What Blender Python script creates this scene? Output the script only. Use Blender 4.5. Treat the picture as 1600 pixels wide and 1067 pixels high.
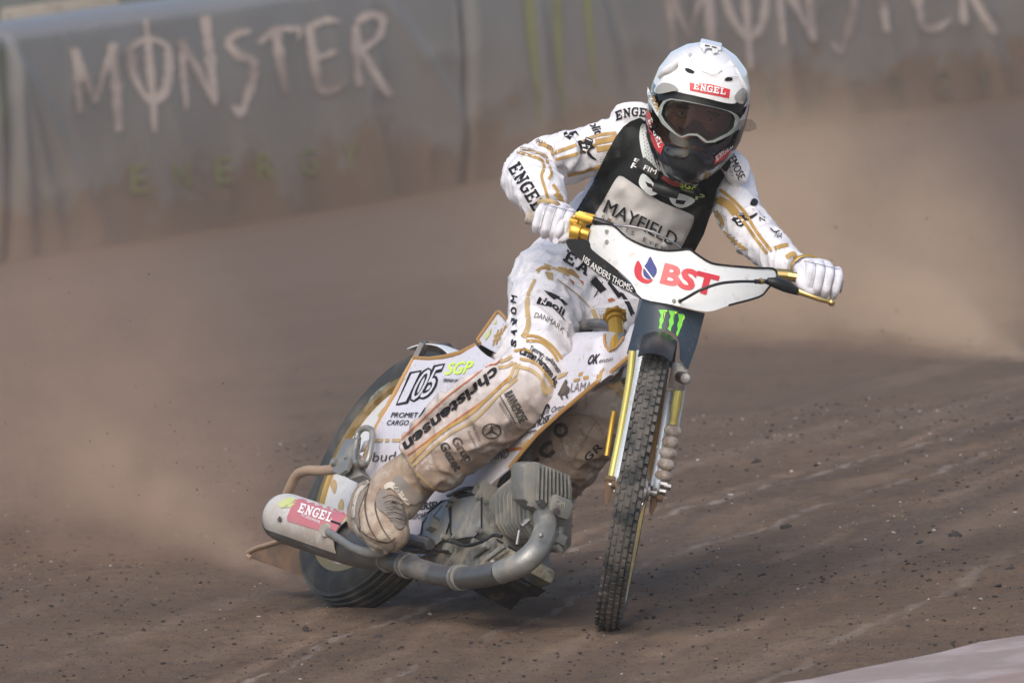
import bpy, bmesh, math, random
import numpy as np
from mathutils import Vector, Matrix
from mathutils.bvhtree import BVHTree
from mathutils.geometry import delaunay_2d_cdt

random.seed(5); RNG = np.random.default_rng(5)
for o in list(bpy.data.objects): bpy.data.objects.remove(o)
SC = bpy.context.scene
COL = SC.collection
RAD = math.radians

# ------------------------------------------------------------------ camera
FPX = 16750.0                      # focal length in photograph pixels (1600 wide): a 377 mm telephoto 25 m away
def _rx(a): c, s = math.cos(a), math.sin(a); return np.array([[1,0,0],[0,c,-s],[0,s,c]])
def _rz(a): c, s = math.cos(a), math.sin(a); return np.array([[c,-s,0],[s,c,0],[0,0,1]])
PITCH = math.atan(1.7/25) - math.atan(460.7/16750)
R = _rx(math.pi/2 - PITCH) @ _rz(-RAD(4.0))
_d = R @ np.array([(948-800)/FPX, -(985-533.5)/FPX, -1.0]); _d /= _d[1]
CAM = np.array([-_d[0]*25, -25.0, -_d[2]*25])
cd = bpy.data.cameras.new('camera'); cam = bpy.data.objects.new('camera', cd); COL.objects.link(cam)
cd.sensor_width = 36; cd.lens = FPX/1600*36; cd.clip_start = 0.5; cd.clip_end = 2000
cam.matrix_world = Matrix([[*R[0], CAM[0]], [*R[1], CAM[1]], [*R[2], CAM[2]], [0,0,0,1]])
cd.dof.use_dof = True; cd.dof.focus_distance = 25.25; cd.dof.aperture_fstop = 11
SC.camera = cam
# ------------------------------------------------------------------ sky, sun, exposure
SUN_EL, SUN_AZ = RAD(41), RAD(-166)     # azimuth measured from +Y clockwise: the sun stands behind the camera's left shoulder
wd = bpy.data.worlds.new('World'); SC.world = wd; wd.use_nodes = True
wn = wd.node_tree; wn.nodes.clear()
sky = wn.nodes.new('ShaderNodeTexSky'); sky.sky_type = 'NISHITA'; sky.sun_disc = False
sky.sun_elevation = SUN_EL; sky.sun_rotation = SUN_AZ; sky.air_density = 1.0; sky.dust_density = 3.0
bg = wn.nodes.new('ShaderNodeBackground'); bg.inputs['Strength'].default_value = 0.135
wo = wn.nodes.new('ShaderNodeOutputWorld')
wn.links.new(sky.outputs[0], bg.inputs[0]); wn.links.new(bg.outputs[0], wo.inputs[0])
sl = bpy.data.lights.new('sun', 'SUN'); sl.energy = 1.15; sl.angle = RAD(36); sl.color = (1.0, 0.94, 0.86)
sun = bpy.data.objects.new('sun', sl); COL.objects.link(sun)
_sd = Vector((math.sin(SUN_AZ)*math.cos(SUN_EL), math.cos(SUN_AZ)*math.cos(SUN_EL), math.sin(SUN_EL)))
sun.rotation_euler = (-_sd).to_track_quat('-Z', 'Y').to_euler(); sun.location = (-5, -5, 12)
SC.view_settings.view_transform = 'Standard'; SC.view_settings.look = 'None'
SC.view_settings.gamma = 1.0; SC.view_settings.use_curve_mapping = False
SC.view_settings.exposure = 0.55
SC.render.engine = 'CYCLES'
cy = SC.cycles
cy.use_denoising = True; cy.sample_clamp_indirect = 4.0; cy.max_bounces = 8; cy.volume_bounces = 1; cy.transparent_max_bounces = 12
cy.volume_step_rate = 2.0; cy.volume_max_steps = 160; cy.caustics_reflective = False; cy.caustics_refractive = False

# ------------------------------------------------------------------ rays and frames
def ray(px, py):
    d = R @ np.array([(px-800)/FPX, -(py-533.5)/FPX, -1.0]); return d/d[1]
def P(px, py, Y): return CAM + ray(px, py)*(Y+25.0)          # the point of that sight line at depth Y
def proj(v):
    q = (np.asarray(v)-CAM) @ R
    return np.stack([800-FPX*q[...,0]/q[...,2], 533.5+FPX*q[...,1]/q[...,2]], -1)
def _frame(psi, lean):
    psi, lean = RAD(psi), RAD(lean)
    F = np.array([math.sin(psi), -math.cos(psi), 0]); L = np.array([math.cos(psi), math.sin(psi), 0]); Z = np.array([0,0,1.0])
    return F, math.cos(lean)*L-math.sin(lean)*Z, math.cos(lean)*Z+math.sin(lean)*L
# bike frame: origin at the rear axle, x forward, y to the rider's left, z up (leaning); front-wheel frame: steered to opposite lock
OR = P(614, 751, 1.1); FB, LB, UB = _frame(28.1, 29.5)
OF = P(988.8, 763.8, 0.0); FF, LF, UF = _frame(-2.6, 14.2)
def W(x, y, z): return OR + x*FB + y*LB + z*UB
def Wf(x, y, z): return OF + x*FF + y*LF + z*UF
def B(px, py, y):                                            # where that sight line meets the bike plane at sideways offset y
    d = ray(px, py); o = OR + y*LB; return CAM + d*(((o-CAM) @ LB)/(d @ LB))
def BX(px, py, x):                                           # the same with a plane across the bike at x
    d = ray(px, py); o = OR + x*FB; return CAM + d*(((o-CAM) @ FB)/(d @ FB))
def unit(v): v = np.asarray(v, float); return v/np.linalg.norm(v)

def vnoise(p, scale, seed=0):
    rng = np.random.default_rng(seed); T = rng.random((32,32,32))
    q = np.asarray(p)*scale; i = np.floor(q).astype(int); f = q-i; f = f*f*(3-2*f); i %= 32; j = (i+1) % 32
    def g(a,b,c): return T[a[:,0], b[:,1], c[:,2]]
    x, y, z = f[:,0], f[:,1], f[:,2]
    c00 = g(i,i,i)*(1-x)+g(j,i,i)*x; c10 = g(i,j,i)*(1-x)+g(j,j,i)*x
    c01 = g(i,i,j)*(1-x)+g(j,i,j)*x; c11 = g(i,j,j)*(1-x)+g(j,j,j)*x
    return (c00*(1-y)+c10*y)*(1-z)+(c01*(1-y)+c11*y)*z

# ------------------------------------------------------------------ materials
MATS = {}
def mat(name, col, rough=.6, metal=0., dirt=0., dcol=(.19,.135,.10), dscale=14., hi=None, spec=.5, bump=0., bscale=60., speck=0., coat=0., weave=0.):
    """plain surface with dust of its own: dirt = share covered by a patchy layer, hi = (z_clean, z_dirty, amount): more dust the
    lower a place sits on the machine, speck = spatter of dried mud."""
    m = bpy.data.materials.new(name); m.use_nodes = True; MATS[name] = m
    nt = m.node_tree; N = nt.nodes; Lk = nt.links; b = N['Principled BSDF']
    b.inputs['Roughness'].default_value = rough; b.inputs['Metallic'].default_value = metal
    b.inputs['Specular IOR Level'].default_value = spec; b.inputs['Coat Weight'].default_value = coat
    geo = N.new('ShaderNodeNewGeometry'); pos = geo.outputs['Position']
    def noise(scale, detail=4., rough_=.6):
        n = N.new('ShaderNodeTexNoise'); n.inputs['Scale'].default_value = scale; n.inputs['Detail'].default_value = detail
        n.inputs['Roughness'].default_value = rough_; Lk.new(pos, n.inputs['Vector']); return n.outputs['Fac']
    def ramp(src, a, c):
        r = N.new('ShaderNodeMapRange'); r.inputs['From Min'].default_value = a; r.inputs['From Max'].default_value = c
        r.interpolation_type = 'SMOOTHSTEP'; Lk.new(src, r.inputs['Value']); return r.outputs[0]
    def math_(op, a, c):
        k = N.new('ShaderNodeMath'); k.operation = op; k.use_clamp = True
        for s, v in zip(k.inputs, (a, c)):
            if isinstance(v, (int, float)): s.default_value = v
            else: Lk.new(v, s)
        return k.outputs[0]
    base = (*col, 1)
    if dirt or hi or speck:
        fac = 0.0
        if dirt: fac = math_('MULTIPLY', ramp(noise(dscale), .62-.34*min(1,dirt), .75-.2*min(1,dirt)), min(1, .35+.6*dirt))
        if hi:
            sep = N.new('ShaderNodeSeparateXYZ'); Lk.new(pos, sep.inputs[0])
            jit = N.new('ShaderNodeMath'); jit.operation = 'MULTIPLY_ADD'; Lk.new(noise(6., 5.), jit.inputs[0]); jit.inputs[1].default_value = .35
            Lk.new(sep.outputs['Z'], jit.inputs[2])
            h = math_('MULTIPLY', ramp(jit.outputs[0], hi[0]+.17, hi[1]+.17), hi[2])
            h = math_('MULTIPLY', h, math_('ADD', ramp(noise(17., 6., .7), .34, .58), .58))
            fac = math_('MAXIMUM', fac, h)
        if speck:
            s = math_('MULTIPLY', ramp(noise(150., 2., .5), .66, .70), min(1., speck))
            s2 = math_('MULTIPLY', ramp(noise(48., 3., .5), .64, .72), min(1., speck*.8))
            fac = math_('MAXIMUM', fac, math_('MAXIMUM', s, s2))
        mx = N.new('ShaderNodeMix'); mx.data_type = 'RGBA'; mx.inputs['A'].default_value = base; mx.inputs['B'].default_value = (*dcol, 1)
        Lk.new(fac, mx.inputs['Factor']); Lk.new(mx.outputs['Result'], b.inputs['Base Color'])
        if metal or rough < .5:
            r = N.new('ShaderNodeMapRange'); r.inputs['To Min'].default_value = rough; r.inputs['To Max'].default_value = .9
            Lk.new(fac, r.inputs['Value']); Lk.new(r.outputs[0], b.inputs['Roughness'])
            if metal:
                r2 = N.new('ShaderNodeMapRange'); r2.inputs['To Min'].default_value = metal; r2.inputs['To Max'].default_value = 0
                Lk.new(fac, r2.inputs['Value']); Lk.new(r2.outputs[0], b.inputs['Metallic'])
    else:
        b.inputs['Base Color'].default_value = base
    if bump:
        bp = N.new('ShaderNodeBump'); bp.inputs['Strength'].default_value = bump; bp.inputs['Distance'].default_value = .01
        Lk.new(noise(bscale, 6.), bp.inputs['Height']); Lk.new(bp.outputs[0], b.inputs['Normal'])
    return m

DUST = (.20,.145,.11)
M_suit  = mat('suit_white', (.71,.71,.75), .8, dirt=.10, dscale=7, hi=(.78,.38,.95), dcol=(.32,.23,.168), speck=.5, bump=.33, bscale=36)
M_gold  = mat('suit_gold', (.40,.25,.075), .6, dirt=.25, dscale=20, dcol=(.36,.26,.19))
M_gold2 = mat('suit_gold_worn', (.46,.34,.17), .7, dirt=.3, dscale=30, dcol=(.36,.26,.19))
M_ink   = mat('print_black', (.014,.015,.020), .7, spec=.2, dirt=.12, dscale=25)
M_inkd  = mat('print_faded', (.060,.055,.050), .8, dirt=.3, dscale=25)
M_grey  = mat('print_grey', (.16,.13,.13), .8)
M_vest  = mat('vest_black', (.010,.013,.013), .5, spec=.18, dirt=.16, dscale=16, dcol=(.12,.11,.10), bump=.25, bscale=14)
M_patch = mat('vest_patch', (.54,.53,.52), .6, dirt=.28, dscale=12, dcol=(.40,.35,.30), bump=.3, bscale=14)
M_white = mat('gloss_white', (.74,.75,.76), .22, dirt=.06, dscale=18, dcol=(.45,.38,.32), speck=.28, coat=.5)
M_pwhite= mat('plate_white', (.70,.72,.72), .3, dirt=.12, dscale=14, dcol=(.45,.38,.31), speck=.55)
M_cover = mat('cover_white', (.60,.60,.67), .55, dirt=.14, dscale=8, hi=(.55,.22,.6), dcol=(.38,.30,.26), speck=.7, bump=.12, bscale=16)
M_goldtrim = mat('trim_gold', (.40,.23,.08), .5, dirt=.2, dscale=30)
M_navy  = mat('gloss_navy', (.007,.012,.020), .14, coat=.5)
M_shield= mat('shield_navy', (.020,.035,.055), .35, dirt=.12, dscale=20, dcol=(.14,.13,.125), speck=.35)
M_chin  = mat('chin_black', (.010,.012,.014), .32, spec=.4)
M_blackp= mat('black_plastic', (.012,.014,.015), .45, spec=.3, dirt=.15, dscale=20)
M_rubber= mat('rubber', (.036,.039,.040), .75, dirt=.75, dscale=16, dcol=(.125,.115,.105), spec=.25)
M_rubber2= mat('rubber_rear', (.040,.044,.046), .75, dirt=.55, dscale=7, dcol=(.125,.115,.10), spec=.25)
M_rim   = mat('rim_gold', (.42,.28,.10), .35, .8, dirt=.35, dscale=16, dcol=(.30,.24,.17))
M_disc  = mat('wheel_disc', (.62,.63,.63), .4, dirt=.3, dscale=12, dcol=(.40,.34,.28), speck=.4)
M_mud   = mat('muddy_metal', (.25,.255,.245), .42, .5, dirt=.5, dscale=19, dcol=(.27,.25,.21), bump=.15, bscale=70, speck=.4)
M_pipe  = mat('exhaust_pipe', (.13,.133,.135), .38, .6, dirt=.5, dscale=12, dcol=(.19,.17,.14), bump=.2, bscale=80)
M_bootp = mat('boot_edge', (.50,.46,.40), .8, dirt=.5, dscale=40, dcol=(.30,.23,.17))
M_shieldp = mat('muffler_white', (.60,.60,.58), .4, dirt=.35, dscale=16, hi=(.36,.20,.85), dcol=(.34,.28,.225), speck=.9)
M_pink  = mat('muffler_pink', (.50,.16,.18), .5, dirt=.3, dscale=14, dcol=(.42,.28,.25))
M_neon  = mat('neon_yellow', (.60,.85,.10), .6)
M_neond = mat('neon_dusty', (.52,.58,.24), .6, dirt=.35, dscale=20)
M_goldm = mat('gold_anodised', (.66,.40,.06), .28, .65, dirt=.12, dscale=30)
M_brass = mat('lever_brass', (.62,.45,.17), .28, .9)
M_steel = mat('steel', (.36,.36,.36), .35, .9, dirt=.4, dscale=30, dcol=(.25,.20,.16))
M_dsteel= mat('dark_steel', (.10,.105,.11), .4, .7, dirt=.4, dscale=25)
M_rust  = mat('rusty_brown', (.14,.085,.045), .8, .1, dirt=.4, dscale=30)
M_tan   = mat('tan_tube', (.33,.235,.165), .75, dirt=.4, dscale=20, dcol=(.27,.19,.14), bump=.2, bscale=80)
M_flap  = mat('mud_flap', (.11,.075,.052), .9, dirt=.5, dscale=18, dcol=(.20,.12,.075))
M_fork  = mat('fork_white', (.56,.62,.68), .35, .2, dirt=.2, dscale=20, dcol=(.36,.31,.26), speck=.6)
M_forky = mat('fork_yellow', (.60,.53,.17), .3, .6, dirt=.45, dscale=7, dcol=(.52,.30,.10))
M_boot  = mat("boot_mud", (.40,.34,.275), .9, dirt=.75, dscale=24, dcol=(.25,.18,.132), bump=.45, bscale=45, speck=.6)
M_sole  = mat('boot_grey', (.19,.175,.16), .8, dirt=.5, dscale=20, dcol=(.27,.20,.15))
M_cable = mat('cable_black', (.012,.013,.014), .4)
M_glove = mat('glove_white', (.68,.68,.74), .8, dirt=.12, dscale=22, bump=.15, bscale=90)
M_grip  = mat('grip_dusty', (.42,.38,.32), .8, dirt=.4, dscale=40)
M_red   = mat('label_red', (.58,.035,.045), .45)
M_bstred= mat('plate_red', (.56,.030,.045), .35)
M_blue  = mat('plate_blue', (.020,.035,.20), .35)
M_ltext = mat('label_white', (.78,.78,.78), .5)
M_green = mat('claw_green', (.16,.62,.05), .4)
M_brace = mat('brace_white', (.58,.62,.62), .55, dirt=.15, dscale=20, speck=.25)
M_goggle= mat('goggle_frame', (.27,.30,.285), .45, dirt=.1, dscale=25)
M_gdark = mat('helmet_grey', (.30,.30,.285), .3)
M_skin  = mat('skin', (.42,.22,.155), .5, bump=.1)
M_eye   = mat('eye_white', (.62,.60,.58), .2)
M_iris  = mat('eye_iris', (.03,.025,.02), .15)
M_brow  = mat('eyebrow', (.03,.02,.014), .9)
M_redcl = mat('red_cloth', (.35,.05,.045), .8)
M_orange= mat('print_orange', (.42,.13,.045), .6)
def lens_mat():
    m = bpy.data.materials.new('goggle_lens'); m.use_nodes = True; N = m.node_tree.nodes; N.clear(); L = m.node_tree.links
    t = N.new('ShaderNodeBsdfTransparent'); t.inputs[0].default_value = (.62,.58,.56,1)
    g = N.new('ShaderNodeBsdfGlossy'); g.inputs['Roughness'].default_value = .06
    x = N.new('ShaderNodeMixShader'); o = N.new('ShaderNodeOutputMaterial'); x.inputs[0].default_value = .07
    L.new(t.outputs[0], x.inputs[1]); L.new(g.outputs[0], x.inputs[2]); L.new(x.outputs[0], o.inputs[0]); return m
M_lens = lens_mat()
def clear_mat():
    m = lens_mat(); m.name = 'tear_off_film'; m.node_tree.nodes['Transparent BSDF'].inputs[0].default_value = (.93,.92,.91,1); m.node_tree.nodes['Mix Shader'].inputs[0].default_value = .28; return m
M_film = clear_mat()

# ------------------------------------------------------------------ mesh builder
class MB:
    def __init__(s): s.v = []; s.f = []; s.m = []; s.cut = []
    def add(s, V, Fs, mi=0):
        o = len(s.v); s.cut.append((o, len(s.f))); s.v.extend(np.asarray(V, float).tolist()); s.f.extend([tuple(i+o for i in f) for f in Fs])
        s.m.extend(mi if isinstance(mi, list) else [mi]*len(Fs)); return s
    def loft(s, rings, mi=0, caps=True, closed=False):
        n = len(rings[0]); k = len(rings); V = np.concatenate(rings); Fs = []
        for a in range(k if closed else k-1):
            b = (a+1) % k
            for i in range(n):
                j = (i+1) % n; Fs.append((a*n+i, a*n+j, b*n+j, b*n+i))
        if caps and not closed: Fs += [tuple(range(n))[::-1], tuple((k-1)*n+i for i in range(n))]
        return s.add(V, Fs, mi)
    def tube(s, pts, r, n=10, mi=0, sub=0, caps=True, flat=None, ref=None, closed=False):
        """round (or with flat=(a,b): elliptical) tube along pts with per-point radii"""
        pts = np.asarray(pts, float); r = np.full(len(pts), r, float) if np.isscalar(r) else np.asarray(r, float)
        if sub: pts, r = smooth_path(pts, r, sub)
        T = np.gradient(pts, axis=0) if not closed else np.roll(pts,-1,0)-np.roll(pts,1,0)
        T /= np.linalg.norm(T, axis=1)[:,None]+1e-12
        u = np.array(ref, float) if ref is not None else (np.array([0,0,1.]) if abs(T[0][2]) < .9 else np.array([1.,0,0]))
        a = np.linspace(0, 2*np.pi, n, endpoint=False); rings = []
        fa, fb = flat or (1,1)
        for p, t, q in zip(pts, T, r):
            if ref is not None: u = np.array(ref, float)
            u = u-t*(u@t); u /= np.linalg.norm(u)+1e-12; w = np.cross(t, u)
            rings.append(p+q*(fa*np.cos(a)[:,None]*u+fb*np.sin(a)[:,None]*w))
        return s.loft(rings, mi, caps, closed)
    def cyl(s, c, ax, r, h, n=24, mi=0, r2=None):
        c = np.asarray(c, float); ax = unit(ax); return s.tube([c-ax*h/2, c+ax*h/2], [r, r if r2 is None else r2], n, mi)
    def box(s, c, a, b, d, mi=0):
        c, a, b, d = (np.asarray(x, float) for x in (c, a, b, d))
        V = [c+i*a+j*b+k*d for i in (-1,1) for j in (-1,1) for k in (-1,1)]
        return s.add(V, [(0,1,3,2),(4,6,7,5),(0,4,5,1),(2,3,7,6),(0,2,6,4),(1,5,7,3)], mi)
    def prism(s, poly, off, mi=0):
        poly = np.asarray(poly, float); n = len(poly); V = np.concatenate([poly, poly+np.asarray(off, float)])
        return s.add(V, [tuple(range(n)), tuple(range(2*n-1, n-1, -1))]+[(i, n+i, n+(i+1)%n, (i+1)%n) for i in range(n)], mi)
    def ring(s, c, ax, r0, r1, h, n=48, mi=0, prof=None):
        """lathe a closed (radius, axial) profile about ax"""
        ax = unit(ax); u = unit(np.cross(ax, [0.31,.2,.93])); w = np.cross(ax, u); c = np.asarray(c, float)
        prof = prof or [(r0,-h/2),(r1,-h/2),(r1,h/2),(r0,h/2)]
        rings = [np.array([c+ax*z+q*(math.cos(t)*u+math.sin(t)*w) for q, z in prof]) for t in np.linspace(0, 2*np.pi, n, endpoint=False)]
        return s.loft(rings, mi, closed=True)
    def ball(s, c, r, n=10, mi=0):
        c = np.asarray(c, float); r = np.broadcast_to(np.asarray(r, float), (3,)); rings = []
        for e in np.linspace(-np.pi/2+.12, np.pi/2-.12, n):
            a = np.linspace(0, 2*np.pi, n*2, endpoint=False)
            rings.append(c+np.stack([np.cos(e)*np.cos(a), np.cos(e)*np.sin(a), np.sin(e)+0*a], -1)*r)
        return s.loft(rings, mi)
    def mesh(s, name, mats, root=None, smooth=None, bevel=0., fix=True):
        me = bpy.data.meshes.new(name); V = np.array(s.v)-(np.array(root.location) if root else 0)
        me.from_pydata(V.tolist(), [], s.f); me.update()
        for m in (mats if isinstance(mats, (list, tuple)) else [mats]): me.materials.append(m)
        me.polygons.foreach_set('material_index', s.m)
        if fix or bevel:
            bm = bmesh.new(); bm.from_mesh(me)
            if fix: bmesh.ops.recalc_face_normals(bm, faces=bm.faces)
            if bevel:
                ed = [e for e in bm.edges if len(e.link_faces) == 2 and e.calc_face_angle(0) > .5]
                bmesh.ops.bevel(bm, geom=ed, offset=bevel, segments=2, profile=.6, affect='EDGES', clamp_overlap=True)
            bm.to_mesh(me); bm.free()
        if smooth:
            me.polygons.foreach_set('use_smooth', [True]*len(me.polygons)); me.set_sharp_from_angle(angle=RAD(smooth))
        return me
    def build(s, name, mats, root=None, parent=None, smooth=35, bevel=0., fix=True):
        o = bpy.data.objects.new(name, s.mesh(name, mats, root, smooth, bevel, fix)); COL.objects.link(o)
        p = parent or root
        if p: o.parent = p
        return o
    def build_each(s, name, mats, root=None, parent=None, **k):
        """one object per shape that was added"""
        c = s.cut+[(len(s.v), len(s.f))]
        for (v0, f0), (v1, f1) in zip(c[:-1], c[1:]):
            q = MB(); q.v = s.v[v0:v1]; q.f = [tuple(i-v0 for i in f) for f in s.f[f0:f1]]; q.m = s.m[f0:f1]; q.build(name, mats, root, parent, **k)
    def bvh(s): return BVHTree.FromPolygons([tuple(v) for v in s.v], s.f)
def smooth_path(pts, r, sub):
    pts = np.asarray(pts, float); q = np.concatenate([pts[:1]*2-pts[1:2], pts, pts[-1:]*2-pts[-2:-1]]); out = []; rr = []
    for i in range(1, len(q)-2):
        for t in np.linspace(0, 1, sub, endpoint=False):
            a, b, c, d = q[i-1], q[i], q[i+1], q[i+2]
            out.append(.5*(2*b+(c-a)*t+(2*a-5*b+4*c-d)*t*t+(3*b-a-3*c+d)*t**3)); rr.append(r[i-1]*(1-t)+r[i]*t)
    out.append(pts[-1]); rr.append(r[-1]); return np.array(out), np.array(rr)
def empty(name, loc, label=None, cat=None, group=None):
    o = bpy.data.objects.new(name, None); COL.objects.link(o); o.location = loc; o.empty_display_size = .1; tag(o, label, cat, group); return o
def tag(o, label=None, cat=None, group=None, kind=None):
    if label: o['label'] = label
    if cat: o['category'] = cat
    if group: o['group'] = group
    if kind: o['kind'] = kind
    return o
def obj_bvh(*objs):
    V = []; Fs = []
    for o in objs:
        base = len(V); off = Vector((0,0,0)); p = o
        while p: off += p.location; p = p.parent
        V += [tuple(v.co+off) for v in o.data.vertices]; Fs += [tuple(i+base for i in f.vertices) for f in o.data.polygons]
    return BVHTree.FromPolygons(V, Fs)

# ------------------------------------------------------------------ print: flat shapes laid on a surface along the sight line
VC = Vector(CAM)
def cast(px, py, bvh, off):
    d = Vector(ray(px, py)).normalized(); h, n, i, t = bvh.ray_cast(VC, d)
    if h is None: return None
    k = min(2.2, 1/max(.3, abs(n.dot(d)))); return np.array(h-d*off*k)
def spline2(pts, sub=6, closed=False):
    pts = [np.array(p, float) for p in pts]
    if closed: q = [pts[-1]]+pts+pts[:2]
    else: q = [2*pts[0]-pts[1]]+pts+[2*pts[-1]-pts[-2]]
    out = []
    for i in range(1, len(q)-2):
        a, b, c, d = q[i-1:i+3]
        for t in np.linspace(0, 1, sub, endpoint=False): out.append(.5*(2*b+(c-a)*t+(2*a-5*b+4*c-d)*t*t+(3*b-a-3*c+d)*t**3))
    if not closed: out.append(pts[-1])
    return out
def tri2d(outer, holes=(), grid=0.):
    """triangulate an outline, with inner grid points every `grid` pixels"""
    pts = []; ed = []
    for lp in [outer, *holes]:
        o = len(pts); lp = [np.array(p, float) for p in lp]; dl = []
        for i, p in enumerate(lp):
            q = lp[(i+1) % len(lp)]; k = max(1, int(np.linalg.norm(q-p)/grid)) if grid else 1
            dl += [p+(q-p)*j/k for j in range(k)]
        pts += dl; ed += [(o+i, o+(i+1) % len(dl)) for i in range(len(dl))]
    if grid:
        A = np.array(pts); lo, hi = A.min(0), A.max(0)
        for i, y in enumerate(np.arange(lo[1]+grid*.5, hi[1], grid*.87)):
            for x in np.arange(lo[0]+grid*(.5 if i % 2 else 1.), hi[0], grid):
                if np.min(np.hypot(A[:,0]-x, A[:,1]-y)) > grid*.45: pts.append(np.array([x, y]))
    v, e, f, *_ = delaunay_2d_cdt([Vector(p) for p in pts], ed, [], 0, 1e-5)
    def inside(c, lp):
        k = False
        for i in range(len(lp)):
            a, b = lp[i], lp[i-1]
            if (a[1] > c[1]) != (b[1] > c[1]) and c[0] < (b[0]-a[0])*(c[1]-a[1])/(b[1]-a[1])+a[0]: k = not k
        return k
    f = [t for t in f if inside(sum((v[i] for i in t), Vector((0,0)))/len(t), outer) and not any(inside(sum((v[i] for i in t), Vector((0,0)))/len(t), h) for h in holes)]
    return [np.array(p) for p in v], [tuple(t) for t in f]
class Print:
    """collects prints for one surface: one mesh, several inks"""
    def __init__(s, bvh, off=.0022): s.b = bvh; s.off = off; s.pieces = []; s.open = None; s.k = 0
    def one(s, name):                                        # until done(): everything laid is one piece
        s.pieces.append((name, MB(), [])); s.open = name; return s
    def done(s): s.open = None
    def _piece(s, name):
        if not s.open: s.pieces.append((name, MB(), []))
    def mi(s, m):
        L = s.pieces[-1][2]
        if m not in L: L.append(m)
        return L.index(m)
    def lay(s, pts, faces, m, extra=0.):
        s.k += 1; off = s.off+extra+.00005*(s.k % 12); V = [cast(p[0], p[1], s.b, off) for p in pts]
        ok = [i for i, v in enumerate(V) if v is not None]; ren = {i: j for j, i in enumerate(ok)}
        Fs = [tuple(ren[i] for i in f) for f in faces if all(i in ren for i in f)]
        Fs2 = []
        for f in Fs:                                         # drop faces that span a jump in depth
            Q = [V[ok[i]] for i in f]
            if max(abs(a[1]-b[1]) for a in Q for b in Q) < .08: Fs2.append(f)
        if Fs2: s.pieces[-1][1].add([V[i] for i in ok], Fs2, s.mi(m))
    def poly(s, outer, m, holes=(), grid=6., extra=0., smooth=0):
        if smooth: outer = spline2(outer, smooth, True)
        s._piece('printed_patch'); s.lay(*tri2d(outer, holes, grid), m, extra)
    def stroke(s, pts, w, m, extra=0., smooth=5, step=4., jag=0.):
        s._piece('printed_stripe')
        if smooth and len(pts) > 2: pts = spline2(pts, smooth)
        pts = [np.array(p, float) for p in pts]; dl = [pts[0]]
        for a, b in zip(pts[:-1], pts[1:]):
            k = max(1, int(np.linalg.norm(b-a)/step)); dl += [a+(b-a)*(j+1)/k for j in range(k)]
        dl = np.array(dl); T = np.gradient(dl, axis=0); T /= np.linalg.norm(T, axis=1)[:,None]+1e-9; Nn = np.stack([-T[:,1], T[:,0]], -1)
        ww = np.interp(np.linspace(0,1,len(dl)), np.linspace(0,1,len(w)), w)[:,None] if isinstance(w, (list,tuple)) else w
        if jag: ww = ww*(1+jag*RNG.uniform(-1, 1, (len(dl),1))); dl = dl+jag*1.6*RNG.uniform(-1, 1, dl.shape)
        V = np.concatenate([dl-Nn*ww/2, dl, dl+Nn*ww/2]); n = len(dl)
        s.lay(list(V), [(k*n+i, k*n+i+1, (k+1)*n+i+1, (k+1)*n+i) for k in (0,1) for i in range(n-1)], m, extra)
    def text(s, txt, p0, p1, up, m, bold=0., grid=0., extra=0., curve=None):
        """txt from p0 to p1 along its baseline (photo pixels); up = vector of the cap height; curve bends the baseline by that many px"""
        s._piece('lettering')
        if bold and ('M' in txt or 'W' in txt):              # widened by overlapping strikes
            o_ = s.open; s.open = 'x'; k = np.array(p1, float)-np.array(p0, float); k = k/np.linalg.norm(k)*bold*np.linalg.norm(up)*.8
            for j in (-1, -.35, .35, 1): s.text(txt, np.array(p0)+k*j, np.array(p1)+k*j, up, m, 0., grid, extra+.00025*(j+1), curve)
            s.open = o_; return
        V, Fs = text_mesh(txt, bold); V = V.copy()
        if grid: V, Fs = refine(V, Fs, grid/max(1., math.dist(p0, p1)))
        p0, p1, up = np.array(p0, float), np.array(p1, float), np.array(up, float)
        pts = p0+V[:,:1]*(p1-p0)+V[:,1:]*up
        if curve: pts = pts+np.array(curve)*(4*V[:,:1]*(1-V[:,:1]))
        s.lay(list(pts), Fs, m, extra)
    def slab(s, txt, p0, p1, up, m, extra=0., curve=None, th=.2, end=None):
        """heavy slab-serif lettering; `end` is the up vector at the far end"""
        p0, p1, up = np.array(p0, float), np.array(p1, float), np.array(up, float); end = up if end is None else np.array(end, float)
        n = len(txt); cell = 1/n; s._piece('lettering')
        for i, ch in enumerate(txt):
            for st in SLAB.get(ch, []):
                (x0,y0),(x1,y1),w = st; a = np.array([x0,y0],float); b = np.array([x1,y1],float); t = unit(b-a); nn = np.array([-t[1],t[0]])*w/2
                K = 4; V = []
                for j in range(K+1):
                    c = a+(b-a)*j/K
                    for sgn in (-1, 1):
                        q = c+nn*sgn; u = (i+.04+.9*q[0])*cell; upv = up*(1-u)+end*u
                        pt = p0+(p1-p0)*u+upv*q[1]
                        if curve is not None: pt = pt+np.array(curve)*(4*u*(1-u))
                        V.append(pt)
                s.lay(V, [(2*j, 2*j+1, 2*j+3, 2*j+2) for j in range(K)], m, extra)
    def build(s, name, root, parent=None):
        for nm, mb, ms in s.pieces:
            if mb.f: o = mb.build(nm, ms, root, parent, smooth=60, fix=False); tag(o, kind='stuff' if nm.endswith('holes') or nm.endswith('dots') else None)
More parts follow.
